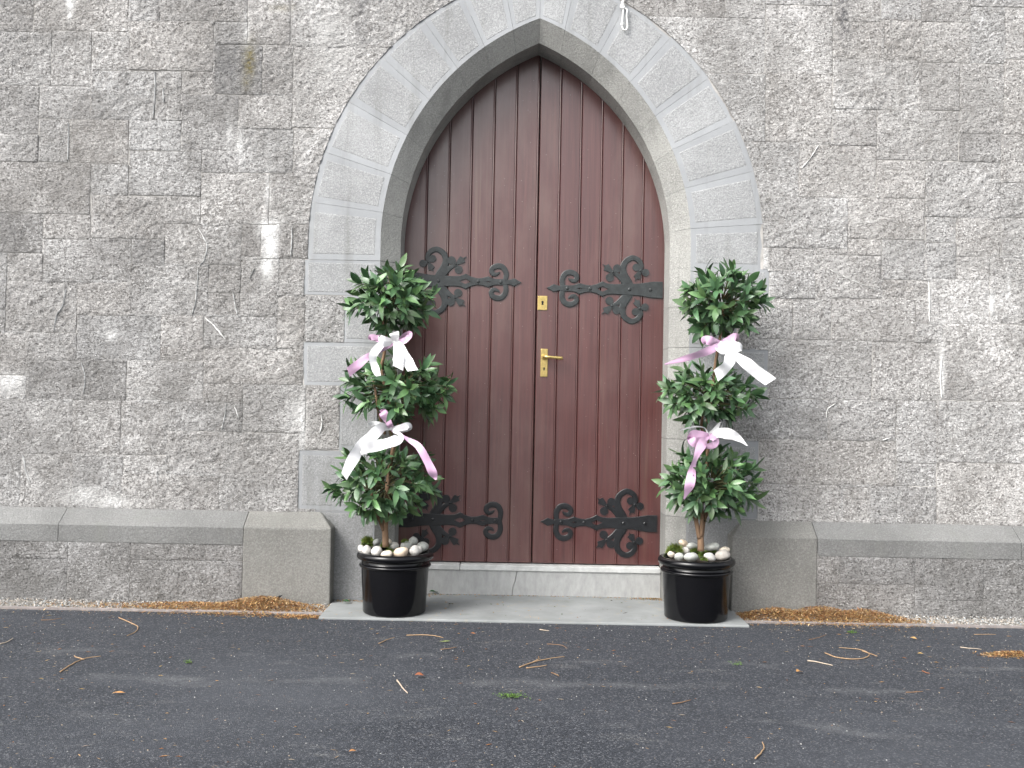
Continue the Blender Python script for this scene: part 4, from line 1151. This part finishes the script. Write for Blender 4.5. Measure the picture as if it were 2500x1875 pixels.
bow(780, 600, S, YF - 0.10, (850, 1075), 'upper bow on the left tree with white tails and a lilac one', [
    ('tail', M_WHITE, [(850,1085,40,0,0),(760,1105,60,-.03,.2),(690,1115,85,-.07,.2),(600,1245,95,-.10,.3),(625,1370,95,-.12,.5),(688,1508,30,-.13,.2)]),
    ('loop', M_WHITE, [(850,1080,50,0,0),(720,1060,90,-.02,.4),(670,1010,60,-.01,.8),(730,1060,60,.02,1.0),(850,1080,40,.02,.3)]),
    ('tail', M_PINK, [(840,1090,40,.0,0),(700,1170,70,-.03,.5),(560,1240,70,-.10,.5),(440,1330,95,-.12,.1),(325,1425,100,-.12,0)]),
    ('tail', M_WHITE, [(865,1080,60,-.01,0),(880,1180,110,-.06,.1),(890,1280,125,-.11,.1),(880,1375,120,-.13,0)]),
    ('tail', M_WHITE, [(870,1075,60,0,0),(920,1170,110,-.055,.1),(985,1290,120,-.10,.1),(1050,1405,118,-.12,0)]),
    ('loop', M_WHITE, [(860,1080,70,-.01,0),(845,1010,105,-.04,.1),(840,972,108,-.03,.7),(850,985,100,.01,.9),(862,1070,60,.01,.2)]),
    ('loop', M_PINK, [(870,1085,50,0,0),(950,1070,70,-.03,.2),(1015,1010,75,-.03,.3),(1010,978,50,-.01,1.0),(950,1010,50,.02,.6),(880,1075,40,.01,0)]),
    ('loop', M_PINK, [(840,1075,40,.01,0),(700,1040,55,.03,.2),(590,1030,70,.04,.4),(575,1055,50,.05,1.0),(700,1075,40,.05,.5),(840,1085,30,.02,0)])])
bow(780, 900, S, YF - 0.10, (805, 670), 'lower bow on the left tree with a wide white band over the leaves', [
    ('tail', M_WHITE, [(805,665,50,0,0),(700,665,115,-.05,.2),(580,770,125,-.11,.2),(460,880,125,-.15,.2),(380,1010,130,-.17,.2),(275,1215,85,-.14,.3)]),
    ('loop', M_WHITE, [(450,915,110,-.152,.1),(560,880,130,-.165,.1),(720,850,120,-.16,.1),(870,800,120,-.13,.2),(905,745,70,-.10,.9),(830,700,60,-.04,.3)]),
    ('loop', M_PINK, [(805,665,60,-.01,0),(780,610,90,-.04,.2),(730,520,100,-.05,.2),(705,475,80,-.03,.8),(740,550,60,.0,.8),(800,660,40,.01,0)]),
    ('loop', M_WHITE, [(815,680,50,0,0),(900,670,75,-.04,.1),(1000,645,85,-.05,.3),(1018,680,70,-.04,1.0),(900,690,50,.0,.5),(815,680,40,.01,0)]),
    ('tail', M_PINK, [(815,680,50,0,0),(900,730,50,-.03,.6),(1000,800,55,-.08,.6),(1120,880,75,-.12,.4),(1215,1050,95,-.14,.2),(1280,1180,90,-.13,.2),(1312,1250,20,-.12,.1)]),
    ('tail', M_WHITE, [(800,670,40,0,0),(690,620,40,.0,.4),(600,615,50,-.01,.6),(540,635,60,-.01,.2)])])
YR = potR.location.y
bow(1580, 600, S, YR - 0.10, (830, 1100), 'upper bow on the right tree with two broad white tails', [
    ('loop', M_PINK, [(830,1095,50,0,0),(740,1080,100,-.03,.2),(655,1060,95,-.04,.4),(635,1110,80,-.03,1.1),(700,1160,80,-.01,.6),(825,1105,40,.01,0)]),
    ('tail', M_PINK, [(825,1100,50,-.01,0),(740,1160,80,-.05,.3),(600,1215,95,-.09,.3),(440,1265,70,-.10,.4),(195,1335,14,-.10,.3)]),
    ('loop', M_PINK, [(835,1095,50,0,0),(920,1060,90,-.02,.2),(990,1030,100,-.02,.4),(1010,1060,80,.0,1.1),(920,1090,60,.03,.5),(835,1100,40,.02,0)]),
    ('loop', M_WHITE, [(835,1105,50,-.01,0),(940,1125,105,-.05,.1),(1040,1150,110,-.06,.3),(1065,1195,80,-.05,1.1),(960,1190,70,-.02,.5),(840,1115,40,.0,0)]),
    ('loop', M_WHITE, [(830,1110,40,-.01,0),(790,1150,70,-.04,.2),(840,1185,75,-.06,.3),(910,1175,60,-.06,.4)]),
    ('tail', M_WHITE, [(840,1110,50,-.01,0),(925,1180,90,-.07,.2),(935,1270,125,-.11,.1),(880,1370,135,-.13,.1),(775,1465,120,-.13,.0)]),
    ('tail', M_WHITE, [(840,1110,50,-.01,0),(960,1190,90,-.06,.2),(1060,1280,125,-.10,.1),(1200,1390,130,-.12,.1),(1390,1530,135,-.11,.0)])])
bow(1580, 900, S, YR - 0.08, (690, 745), 'lower bow on the right tree with a long lilac tail', [
    ('tail', M_WHITE, [(690,740,20,0,0),(640,665,16,.01,.5),(520,655,18,.0,.5),(370,690,18,-.02,.4)]),
    ('loop', M_WHITE, [(700,740,40,0,0),(770,680,50,-.01,.7),(830,600,30,-.01,1.0),(845,640,30,.0,1.0),(800,710,40,.0,.6),(710,745,40,0,0)]),
    ('tail', M_WHITE, [(695,745,50,-.01,0),(800,725,110,-.04,.1),(920,735,120,-.06,.1),(1040,790,70,-.07,.3),(1125,868,22,-.08,.4)]),
    ('loop', M_PINK, [(690,750,50,-.01,0),(600,755,110,-.04,.2),(500,755,120,-.05,.3),(455,795,80,-.05,1.0),(560,830,110,-.06,.2),(690,760,50,-.01,0)]),
    ('loop', M_PINK, [(695,750,50,-.01,0),(740,770,90,-.04,.2),(775,810,90,-.05,.4),(740,860,80,-.06,.6),(640,880,70,-.06,.3),(585,905,70,-.07,.2)]),
    ('tail', M_PINK, [(690,755,50,-.01,0),(620,840,110,-.06,.2),(570,950,80,-.10,.5),(525,1060,80,-.12,.3),(495,1220,100,-.14,.2),(460,1360,95,-.14,.3),(412,1468,20,-.13,.1)])])

# ------------------------------------------------------------------ cord hanging over the arch
cord = MB()
for pts, rr in (([(1522, -40), (1524, -10), (1520, 8), (1524, 18)], 0.007), ([(1521, 10), (1518, 17), (1524, 20)], 0.010), ([(1524, 20), (1531, 24), (1530, 40), (1532, 62), (1529, 72), (1522, 72), (1519, 60), (1520, 42), (1522, 24)], 0.0048), ([(1519, 55), (1519, 62)], 0.008)):
    P = catmull([tuple(at_y(a, b, -0.022)) for a, b in pts], 5); V, Fc = tube_vf(P, [rr]*len(P), 7); cord.add(V, Fc)
tag(cord.build('hanging_cord', M_ROPE, None, True), 'white knotted cord with a loop hanging over the arch stones', 'cord')

# ------------------------------------------------------------------ litter, gravel and twigs
def flake(p, L, w, ang, tilt, h=0.0):
    d = Vector((math.cos(ang)*math.cos(tilt), math.sin(ang)*math.cos(tilt), math.sin(tilt))); s = Vector((-math.sin(ang), math.cos(ang), 0))
    a, b = p - d*L/2, p + d*L/2; mid = p + Vector((0, 0, w*0.35))
    return [a, mid - s*w/2, mid + s*w/2, b, p - Vector((0, 0, w*0.2))], [(0, 1, 2), (1, 3, 2), (0, 4, 1), (0, 2, 4), (1, 4, 3), (2, 3, 4)]
def litter(name, label, spots, cols, zbase=-0.012):
    mb = MB()
    for (x, y, sx, sy, hgt, n) in spots:
        for _ in range(n):
            gx, gy = random.gauss(0, 1), random.gauss(0, 1)
            px, py = x + gx*sx, min(y + gy*sy, -0.124)
            hh = hgt*math.exp(-(gx*gx + gy*gy)*0.45)
            p = Vector((px, py, zbase + hh*random.random()**0.6 + 0.002))
            c = random.choice(cols); g = random.uniform(0.6, 1.25)
            L = random.choice((0.008, 0.012, 0.02, 0.028)); w = random.choice((0.0015, 0.002, 0.003, 0.006))
            mb.add(*flake(p, L, w, random.uniform(0, 6.28), random.gauss(0, 0.35)), (c[0]*g, c[1]*g, c[2]*g))
    o = mb.build(name, M_BITS); tag(o, label, 'litter', kind='stuff'); return o
ORA = [(0.52, 0.30, 0.12), (0.56, 0.36, 0.17), (0.40, 0.18, 0.07), (0.62, 0.45, 0.25), (0.30, 0.15, 0.07), (0.46, 0.32, 0.13), (0.18, 0.09, 0.05)]
litter('leaf_litter', 'heap of orange-brown dry needles at foot of left plinth',
       [(at_z(640, 1480, 0).x, -0.22, 0.15, 0.07, 0.065, 5000), (at_z(480, 1480, 0).x, -0.24, 0.22, 0.07, 0.024, 3800), (at_z(300, 1480, 0).x, -0.25, 0.25, 0.06, 0.008, 900), (at_z(735, 1507, 0).x, -0.43, 0.06, 0.022, 0.010, 600), (at_z(600, 1497, 0).x, -0.37, 0.16, 0.04, 0.008, 800), (-1.15, -0.25, 0.12, 0.06, 0.008, 700)], ORA)
litter('leaf_litter', 'long heap of orange-brown dry needles at foot of right plinth',
       [(at_z(1880, 1490, 0).x, -0.22, 0.12, 0.07, 0.055, 3600), (at_z(1990, 1495, 0).x, -0.22, 0.13, 0.07, 0.07, 3800), (at_z(2090, 1498, 0).x, -0.23, 0.12, 0.07, 0.06, 3400), (at_z(2170, 1502, 0).x, -0.27, 0.10, 0.05, 0.012, 700), (at_z(1812, 1490, 0).x, -0.22, 0.04, 0.06, 0.02, 800), (at_z(2050, 1505, 0).x, -0.34, 0.26, 0.03, 0.008, 900)], ORA)
pr = at_z(2475, 1600, ROAD_Z)
litter('leaf_litter', 'small fan of brown needles on the asphalt at right edge', [(pr.x, pr.y, 0.07, 0.022, 0.02, 700), (pr.x - 0.04, pr.y - 0.01, 0.06, 0.02, 0.01, 300)], ORA, ROAD_Z)
# loose grit in the strip
mb = MB()
octv = [(1,0,0),(-1,0,0),(0,1,0),(0,-1,0),(0,0,1),(0,0,-1)]; octf = [(0,2,4),(2,1,4),(1,3,4),(3,0,4),(2,0,5),(1,2,5),(3,1,5),(0,3,5)]
def grit(x, y, z, r_, col):
    q = Matrix.Rotation(random.uniform(0, 3.1), 3, Vector((random.random(), random.random(), 1)))
    mb.add([Vector((x, y, z)) + q @ Vector((a[0]*r_*random.uniform(.6, 1.3), a[1]*r_*random.uniform(.6, 1.3), a[2]*r_*random.uniform(.5, 1))) for a in octv], octf, col)
for _ in range(9000):
    x = random.uniform(-3.2, 3.2)
    if -0.98 < x < 1.26: continue
    y = random.uniform(KY + 0.02, -0.11)
    g = random.uniform(0.22, 0.6); w = random.uniform(0.9, 1.1)
    grit(x, y, -0.012 + random.uniform(0, 0.012)*((y - KY)/0.25), random.choice((0.0035, 0.005, 0.007)), (g*w, g*0.96, g*0.9/w))
tag(mb.build('loose_gravel', M_GRIT), 'loose grey gravel along the foot of the wall', 'gravel', kind='stuff')
# specks, needles and chips spread over the asphalt
mb = MB()
for _ in range(2600):
    x = random.uniform(-3.4, 3.4); y = KY - 0.01 - (random.random()**1.6)*2.9
    grit(x, y, ROAD_Z + 0.001, random.choice((0.0014, 0.0018, 0.0025, 0.0035)), random.choice([(0.45, 0.45, 0.44), (0.3, 0.3, 0.3), (0.4, 0.33, 0.25), (0.22, 0.2, 0.19)]))
for _ in range(1500):
    x = random.uniform(-3.4, 3.4); y = KY - 0.01 - (random.random()**1.8)*2.9
    c = random.choice(ORA + [(0.42, 0.36, 0.28), (0.3, 0.24, 0.2)])
    mb.add(*flake(Vector((x, y, ROAD_Z + 0.0022)), random.choice((0.006, 0.01, 0.016, 0.028)), random.choice((0.0013, 0.002, 0.0045)), random.gauss(0, 0.7), 0), c)
tag(mb.build('road_debris', M_BITS), 'scattered chips, needles and grit over the asphalt', 'debris', kind='stuff')

mb = MB()
for _ in range(900):                       # dirt and bits swept into the back corners of the slab
    q = random.random()
    if q < 0.45: x, y = random.choice((AX - W_IN + abs(random.gauss(0, .12)), AX + W_IN - abs(random.gauss(0, .10)))), 0.205 - abs(random.gauss(0, .03))
    elif q < 0.7: x, y = random.uniform(AX - W_IN, AX + W_IN), 0.21 - abs(random.gauss(0, .008))
    elif q < 0.85: x, y = random.uniform(-0.97, -0.68), -0.02 - abs(random.gauss(0, .03))
    else: x, y = random.uniform(-0.9, 1.2), random.uniform(-0.44, 0.2)
    c = random.choice(ORA + [(0.10, 0.12, 0.05), (0.09, 0.07, 0.05), (0.12, 0.16, 0.07)])
    mb.add(*flake(Vector((x, y, 0.0025)), random.choice((0.006, 0.010, 0.016)), random.choice((0.002, 0.0035, 0.006)), random.uniform(0, 6.28), random.gauss(0, .15)), c)
tag(mb.build('slab_litter', M_BITS), 'brown and green crumbs gathered on the doorstep slab', 'litter', kind='stuff')
def twig(pts, r_, col, label, z=ROAD_Z, branches=()):
    mb = MB()
    for pp in (pts, *branches):
        P = catmull([tuple(at_z(a, b, z + r_ + 0.001)) for a, b in pp], 6)
        n = len(P)
        P = [Vector(p) + Vector((0.002*mnoise.noise(Vector(p)*60), 0.002*mnoise.noise(Vector(p)*70), 0.0015*abs(mnoise.noise(Vector(p)*25)))) for p in P]
        V, Fc = tube_vf(P, [r_*(1 - 0.45*k/n) for k in range(n)], 6); mb.add(V, Fc, col)
    tag(mb.build('twig', M_WOOD, None, True), label, 'twig', 'twigs on the ground')
TC, TB, TP = (0.40, 0.27, 0.16), (0.28, 0.17, 0.10), (0.50, 0.42, 0.33)
twig([(290, 1508), (318, 1520), (336, 1530), (330, 1543), (310, 1552)], 0.0028, TC, 'curved tan twig shaped like a hook on asphalt, left')
twig([(147, 1640), (175, 1622), (205, 1608), (246, 1602)], 0.003, TC, 'bent tan twig with a pale leaf scrap, lower left asphalt', branches=[[(205, 1610), (186, 1604), (181, 1601)]])
twig([(0, 1572), (18, 1567), (32, 1558)], 0.0028, TP, 'pale twig cut by the left picture edge')
twig([(100, 1514), (125, 1513), (150, 1509)], 0.002, TB, 'thin brown twig near the kerb at far left')
twig([(992, 1551), (1030, 1550), (1060, 1552), (1082, 1557)], 0.0028, TC, 'slightly arched tan twig below the left pot')
twig([(925, 1571), (945, 1562), (963, 1556)], 0.0022, TC, 'short straight tan twig left of the arched one below left pot')
twig([(1076, 1586), (1098, 1583), (1115, 1580)], 0.0022, TB, 'short reddish twig below the arched tan one')
twig([(969, 1660), (980, 1675), (988, 1685), (995, 1692)], 0.0034, TP, 'short pale bent twig on asphalt, lower left of centre')
twig([(1268, 1629), (1300, 1617), (1340, 1608), (1378, 1603)], 0.003, TC, 'forked brown twig on the asphalt below the door centre', branches=[[(1285, 1631), (1310, 1628), (1335, 1624)], [(1300, 1617), (1318, 1607)]])
twig([(1335, 1572), (1370, 1575), (1385, 1583)], 0.0016, TB, 'hair-thin reddish curved twig right of the door centre')
twig([(1346, 1642), (1355, 1645), (1365, 1651)], 0.002, TB, 'tiny twig just right of the forked brown one')
twig([(2014, 1594), (2040, 1604), (2080, 1609), (2112, 1606), (2122, 1597), (2105, 1587), (2075, 1583), (2048, 1581)], 0.0028, TC, 'looped tan twig curling back on itself, right asphalt', branches=[[(2105, 1589), (2125, 1596), (2142, 1602)]])
twig([(1972, 1613), (2000, 1617), (2033, 1625)], 0.0034, TP, 'straight pale pinkish twig below the looped one')
twig([(1844, 1852), (1858, 1838), (1866, 1825), (1861, 1812)], 0.003, TC, 'bent tan twig near bottom edge, right of centre')
twig([(1642, 1718), (1662, 1715), (1686, 1709)], 0.0025, TB, 'brown twig on open asphalt below the right pot')
twig([(2344, 1580), (2370, 1583), (2396, 1585)], 0.0026, TP, 'straight pale twig left of the needle fan at right edge')
twig([(2378, 1549), (2405, 1549), (2432, 1549)], 0.0018, TC, 'thin horizontal twig near the kerb at far right')
twig([(2392, 1596), (2420, 1602), (2450, 1601)], 0.002, TC, 'thin curved twig running into the needle fan')
twig([(2212, 1690), (2232, 1690), (2254, 1688)], 0.002, TB, 'short brown twig alone on lower right asphalt')
twig([(2251, 1638), (2262, 1642), (2270, 1644)], 0.003, (0.26, 0.12, 0.07), 'small reddish-brown twig stub, right asphalt')
twig([(1975, 1562), (2000, 1556), (2018, 1549)], 0.0016, TB, 'thin brown twig under the right litter heap')
twig([(1318, 1537), (1330, 1539), (1340, 1540)], 0.003, TP, 'short cream splinter near the slab edge')
tag(mesh_obj('dark_stick', *(lambda A: tube_vf([A[0], A[0].lerp(A[1], .5), A[1]], [0.003, 0.007, 0.001], 6))([at_y(672, 1461, -0.15), at_y(690, 1453, -0.135)]), M_IRON_NEW), 'small dark stick leaning on the plinth above left litter heap', 'stick')
def fallen_leaf(px, py, L, w, ang, col, label, z=ROAD_Z, curl=0.25):
    me = leaf_mesh(L, w, curl, 0.3, 'fallen_leaf').copy(); me.materials.clear(); me.materials.append(M_BITS)
    a = me.color_attributes.new('Col', 'FLOAT_COLOR', 'POINT'); a.data.foreach_set('color', np.tile(np.array([*col, 1.0], np.float32), len(me.vertices)))
    o = link_mesh('fallen_leaf', me); p = at_z(px, py, z); o.location = (p.x, p.y, z + 0.004 + max(curl, 0)*L*0.8); o.rotation_euler = (0.1, 0, ang)
    tag(o, label, 'leaf', 'fallen leaves on the ground')
GRN = (0.05, 0.13, 0.05)
fallen_leaf(1048, 1451, 0.06, 0.03, 0.5, GRN, 'green leaf lying beside the left pot on the slab', 0.0)
fallen_leaf(1160, 1449, 0.085, 0.022, 0.1, GRN, 'long green leaf lying against the step riser', 0.0)
fallen_leaf(1168, 1444, 0.06, 0.008, 0.9, GRN, 'narrow green leaf blade leaning on the step riser', 0.0, -0.3)
fallen_leaf(836, 1474, 0.05, 0.03, 0.3, GRN, 'green sprig leaf left of the left pot on the slab', 0.0)
fallen_leaf(1106, 1480, 0.035, 0.02, 2.4, (0.09, 0.085, 0.03), 'olive curled leaf in front of the step', 0.0)
fallen_leaf(1211, 1479, 0.02, 0.012, 0.2, (0.38, 0.24, 0.08), 'tiny yellow leaf on the slab before the step', 0.0)
fallen_leaf(1520, 1500, 0.04, 0.006, 0.6, (0.06, 0.05, 0.05), 'thin dark leaf sliver on right of the slab', 0.0, 0.0)
fallen_leaf(1072, 1569, 0.06, 0.012, 0.0, (0.22, 0.27, 0.09), 'flat yellow-green leaf blade below the left pot', ROAD_Z, 0.0)
fallen_leaf(1013, 1656, 0.045, 0.03, 0.4, (0.33, 0.12, 0.06), 'curled rust-brown leaf left of centre on asphalt')
fallen_leaf(1148, 1551, 0.03, 0.014, 0.1, (0.42, 0.17, 0.07), 'orange leaf scrap right of the arched twig')
fallen_leaf(275, 1696, 0.05, 0.014, 0.0, (0.50, 0.26, 0.10), 'orange leaf scrap on lower left asphalt', ROAD_Z, 0.1)
fallen_leaf(852, 1842, 0.03, 0.014, 0.7, (0.45, 0.22, 0.09), 'orange leaf scrap at bottom edge left of centre')
fallen_leaf(1945, 1646, 0.035, 0.026, 0.6, (0.46, 0.24, 0.08), 'curled orange leaf below the looped twig')
fallen_leaf(2222, 1562, 0.035, 0.022, -0.5, (0.55, 0.33, 0.13), 'golden leaf right of the looped twig near kerb')
fallen_leaf(2240, 1601, 0.035, 0.016, 0.1, (0.48, 0.32, 0.12), 'golden leaf scrap right of the looped twig')
fallen_leaf(2085, 1540, 0.03, 0.02, 1.4, (0.5, 0.36, 0.2), 'pale tan leaf standing by the green sprig at right')
def sprig(px, py, label, r_=0.03, n=120):
    p = at_z(px, py, ROAD_Z); mb = MB()
    for _ in range(n):
        q = p + Vector((random.gauss(0, r_), random.gauss(0, r_*0.5), 0.004 + abs(random.gauss(0, 0.006))))
        g = random.uniform(0.6, 1.3)
        mb.add(*flake(q, 0.014, 0.003, random.uniform(0, 6.28), random.gauss(0.2, 0.3)), (0.13*g, 0.24*g, 0.05*g))
    tag(mb.build('green_sprig', M_MOSS), label, 'sprig', kind='stuff')
sprig(1248, 1703, 'bright green conifer sprig on the asphalt below the door', 0.025, 150)
sprig(459, 1620, 'small green scrap on the left asphalt', 0.008, 40)
sprig(1798, 1625, 'faint green scrap on the asphalt below the right pot', 0.016, 30)
sprig(2078, 1546, 'green sprig on the asphalt below right litter heap', 0.014, 60)
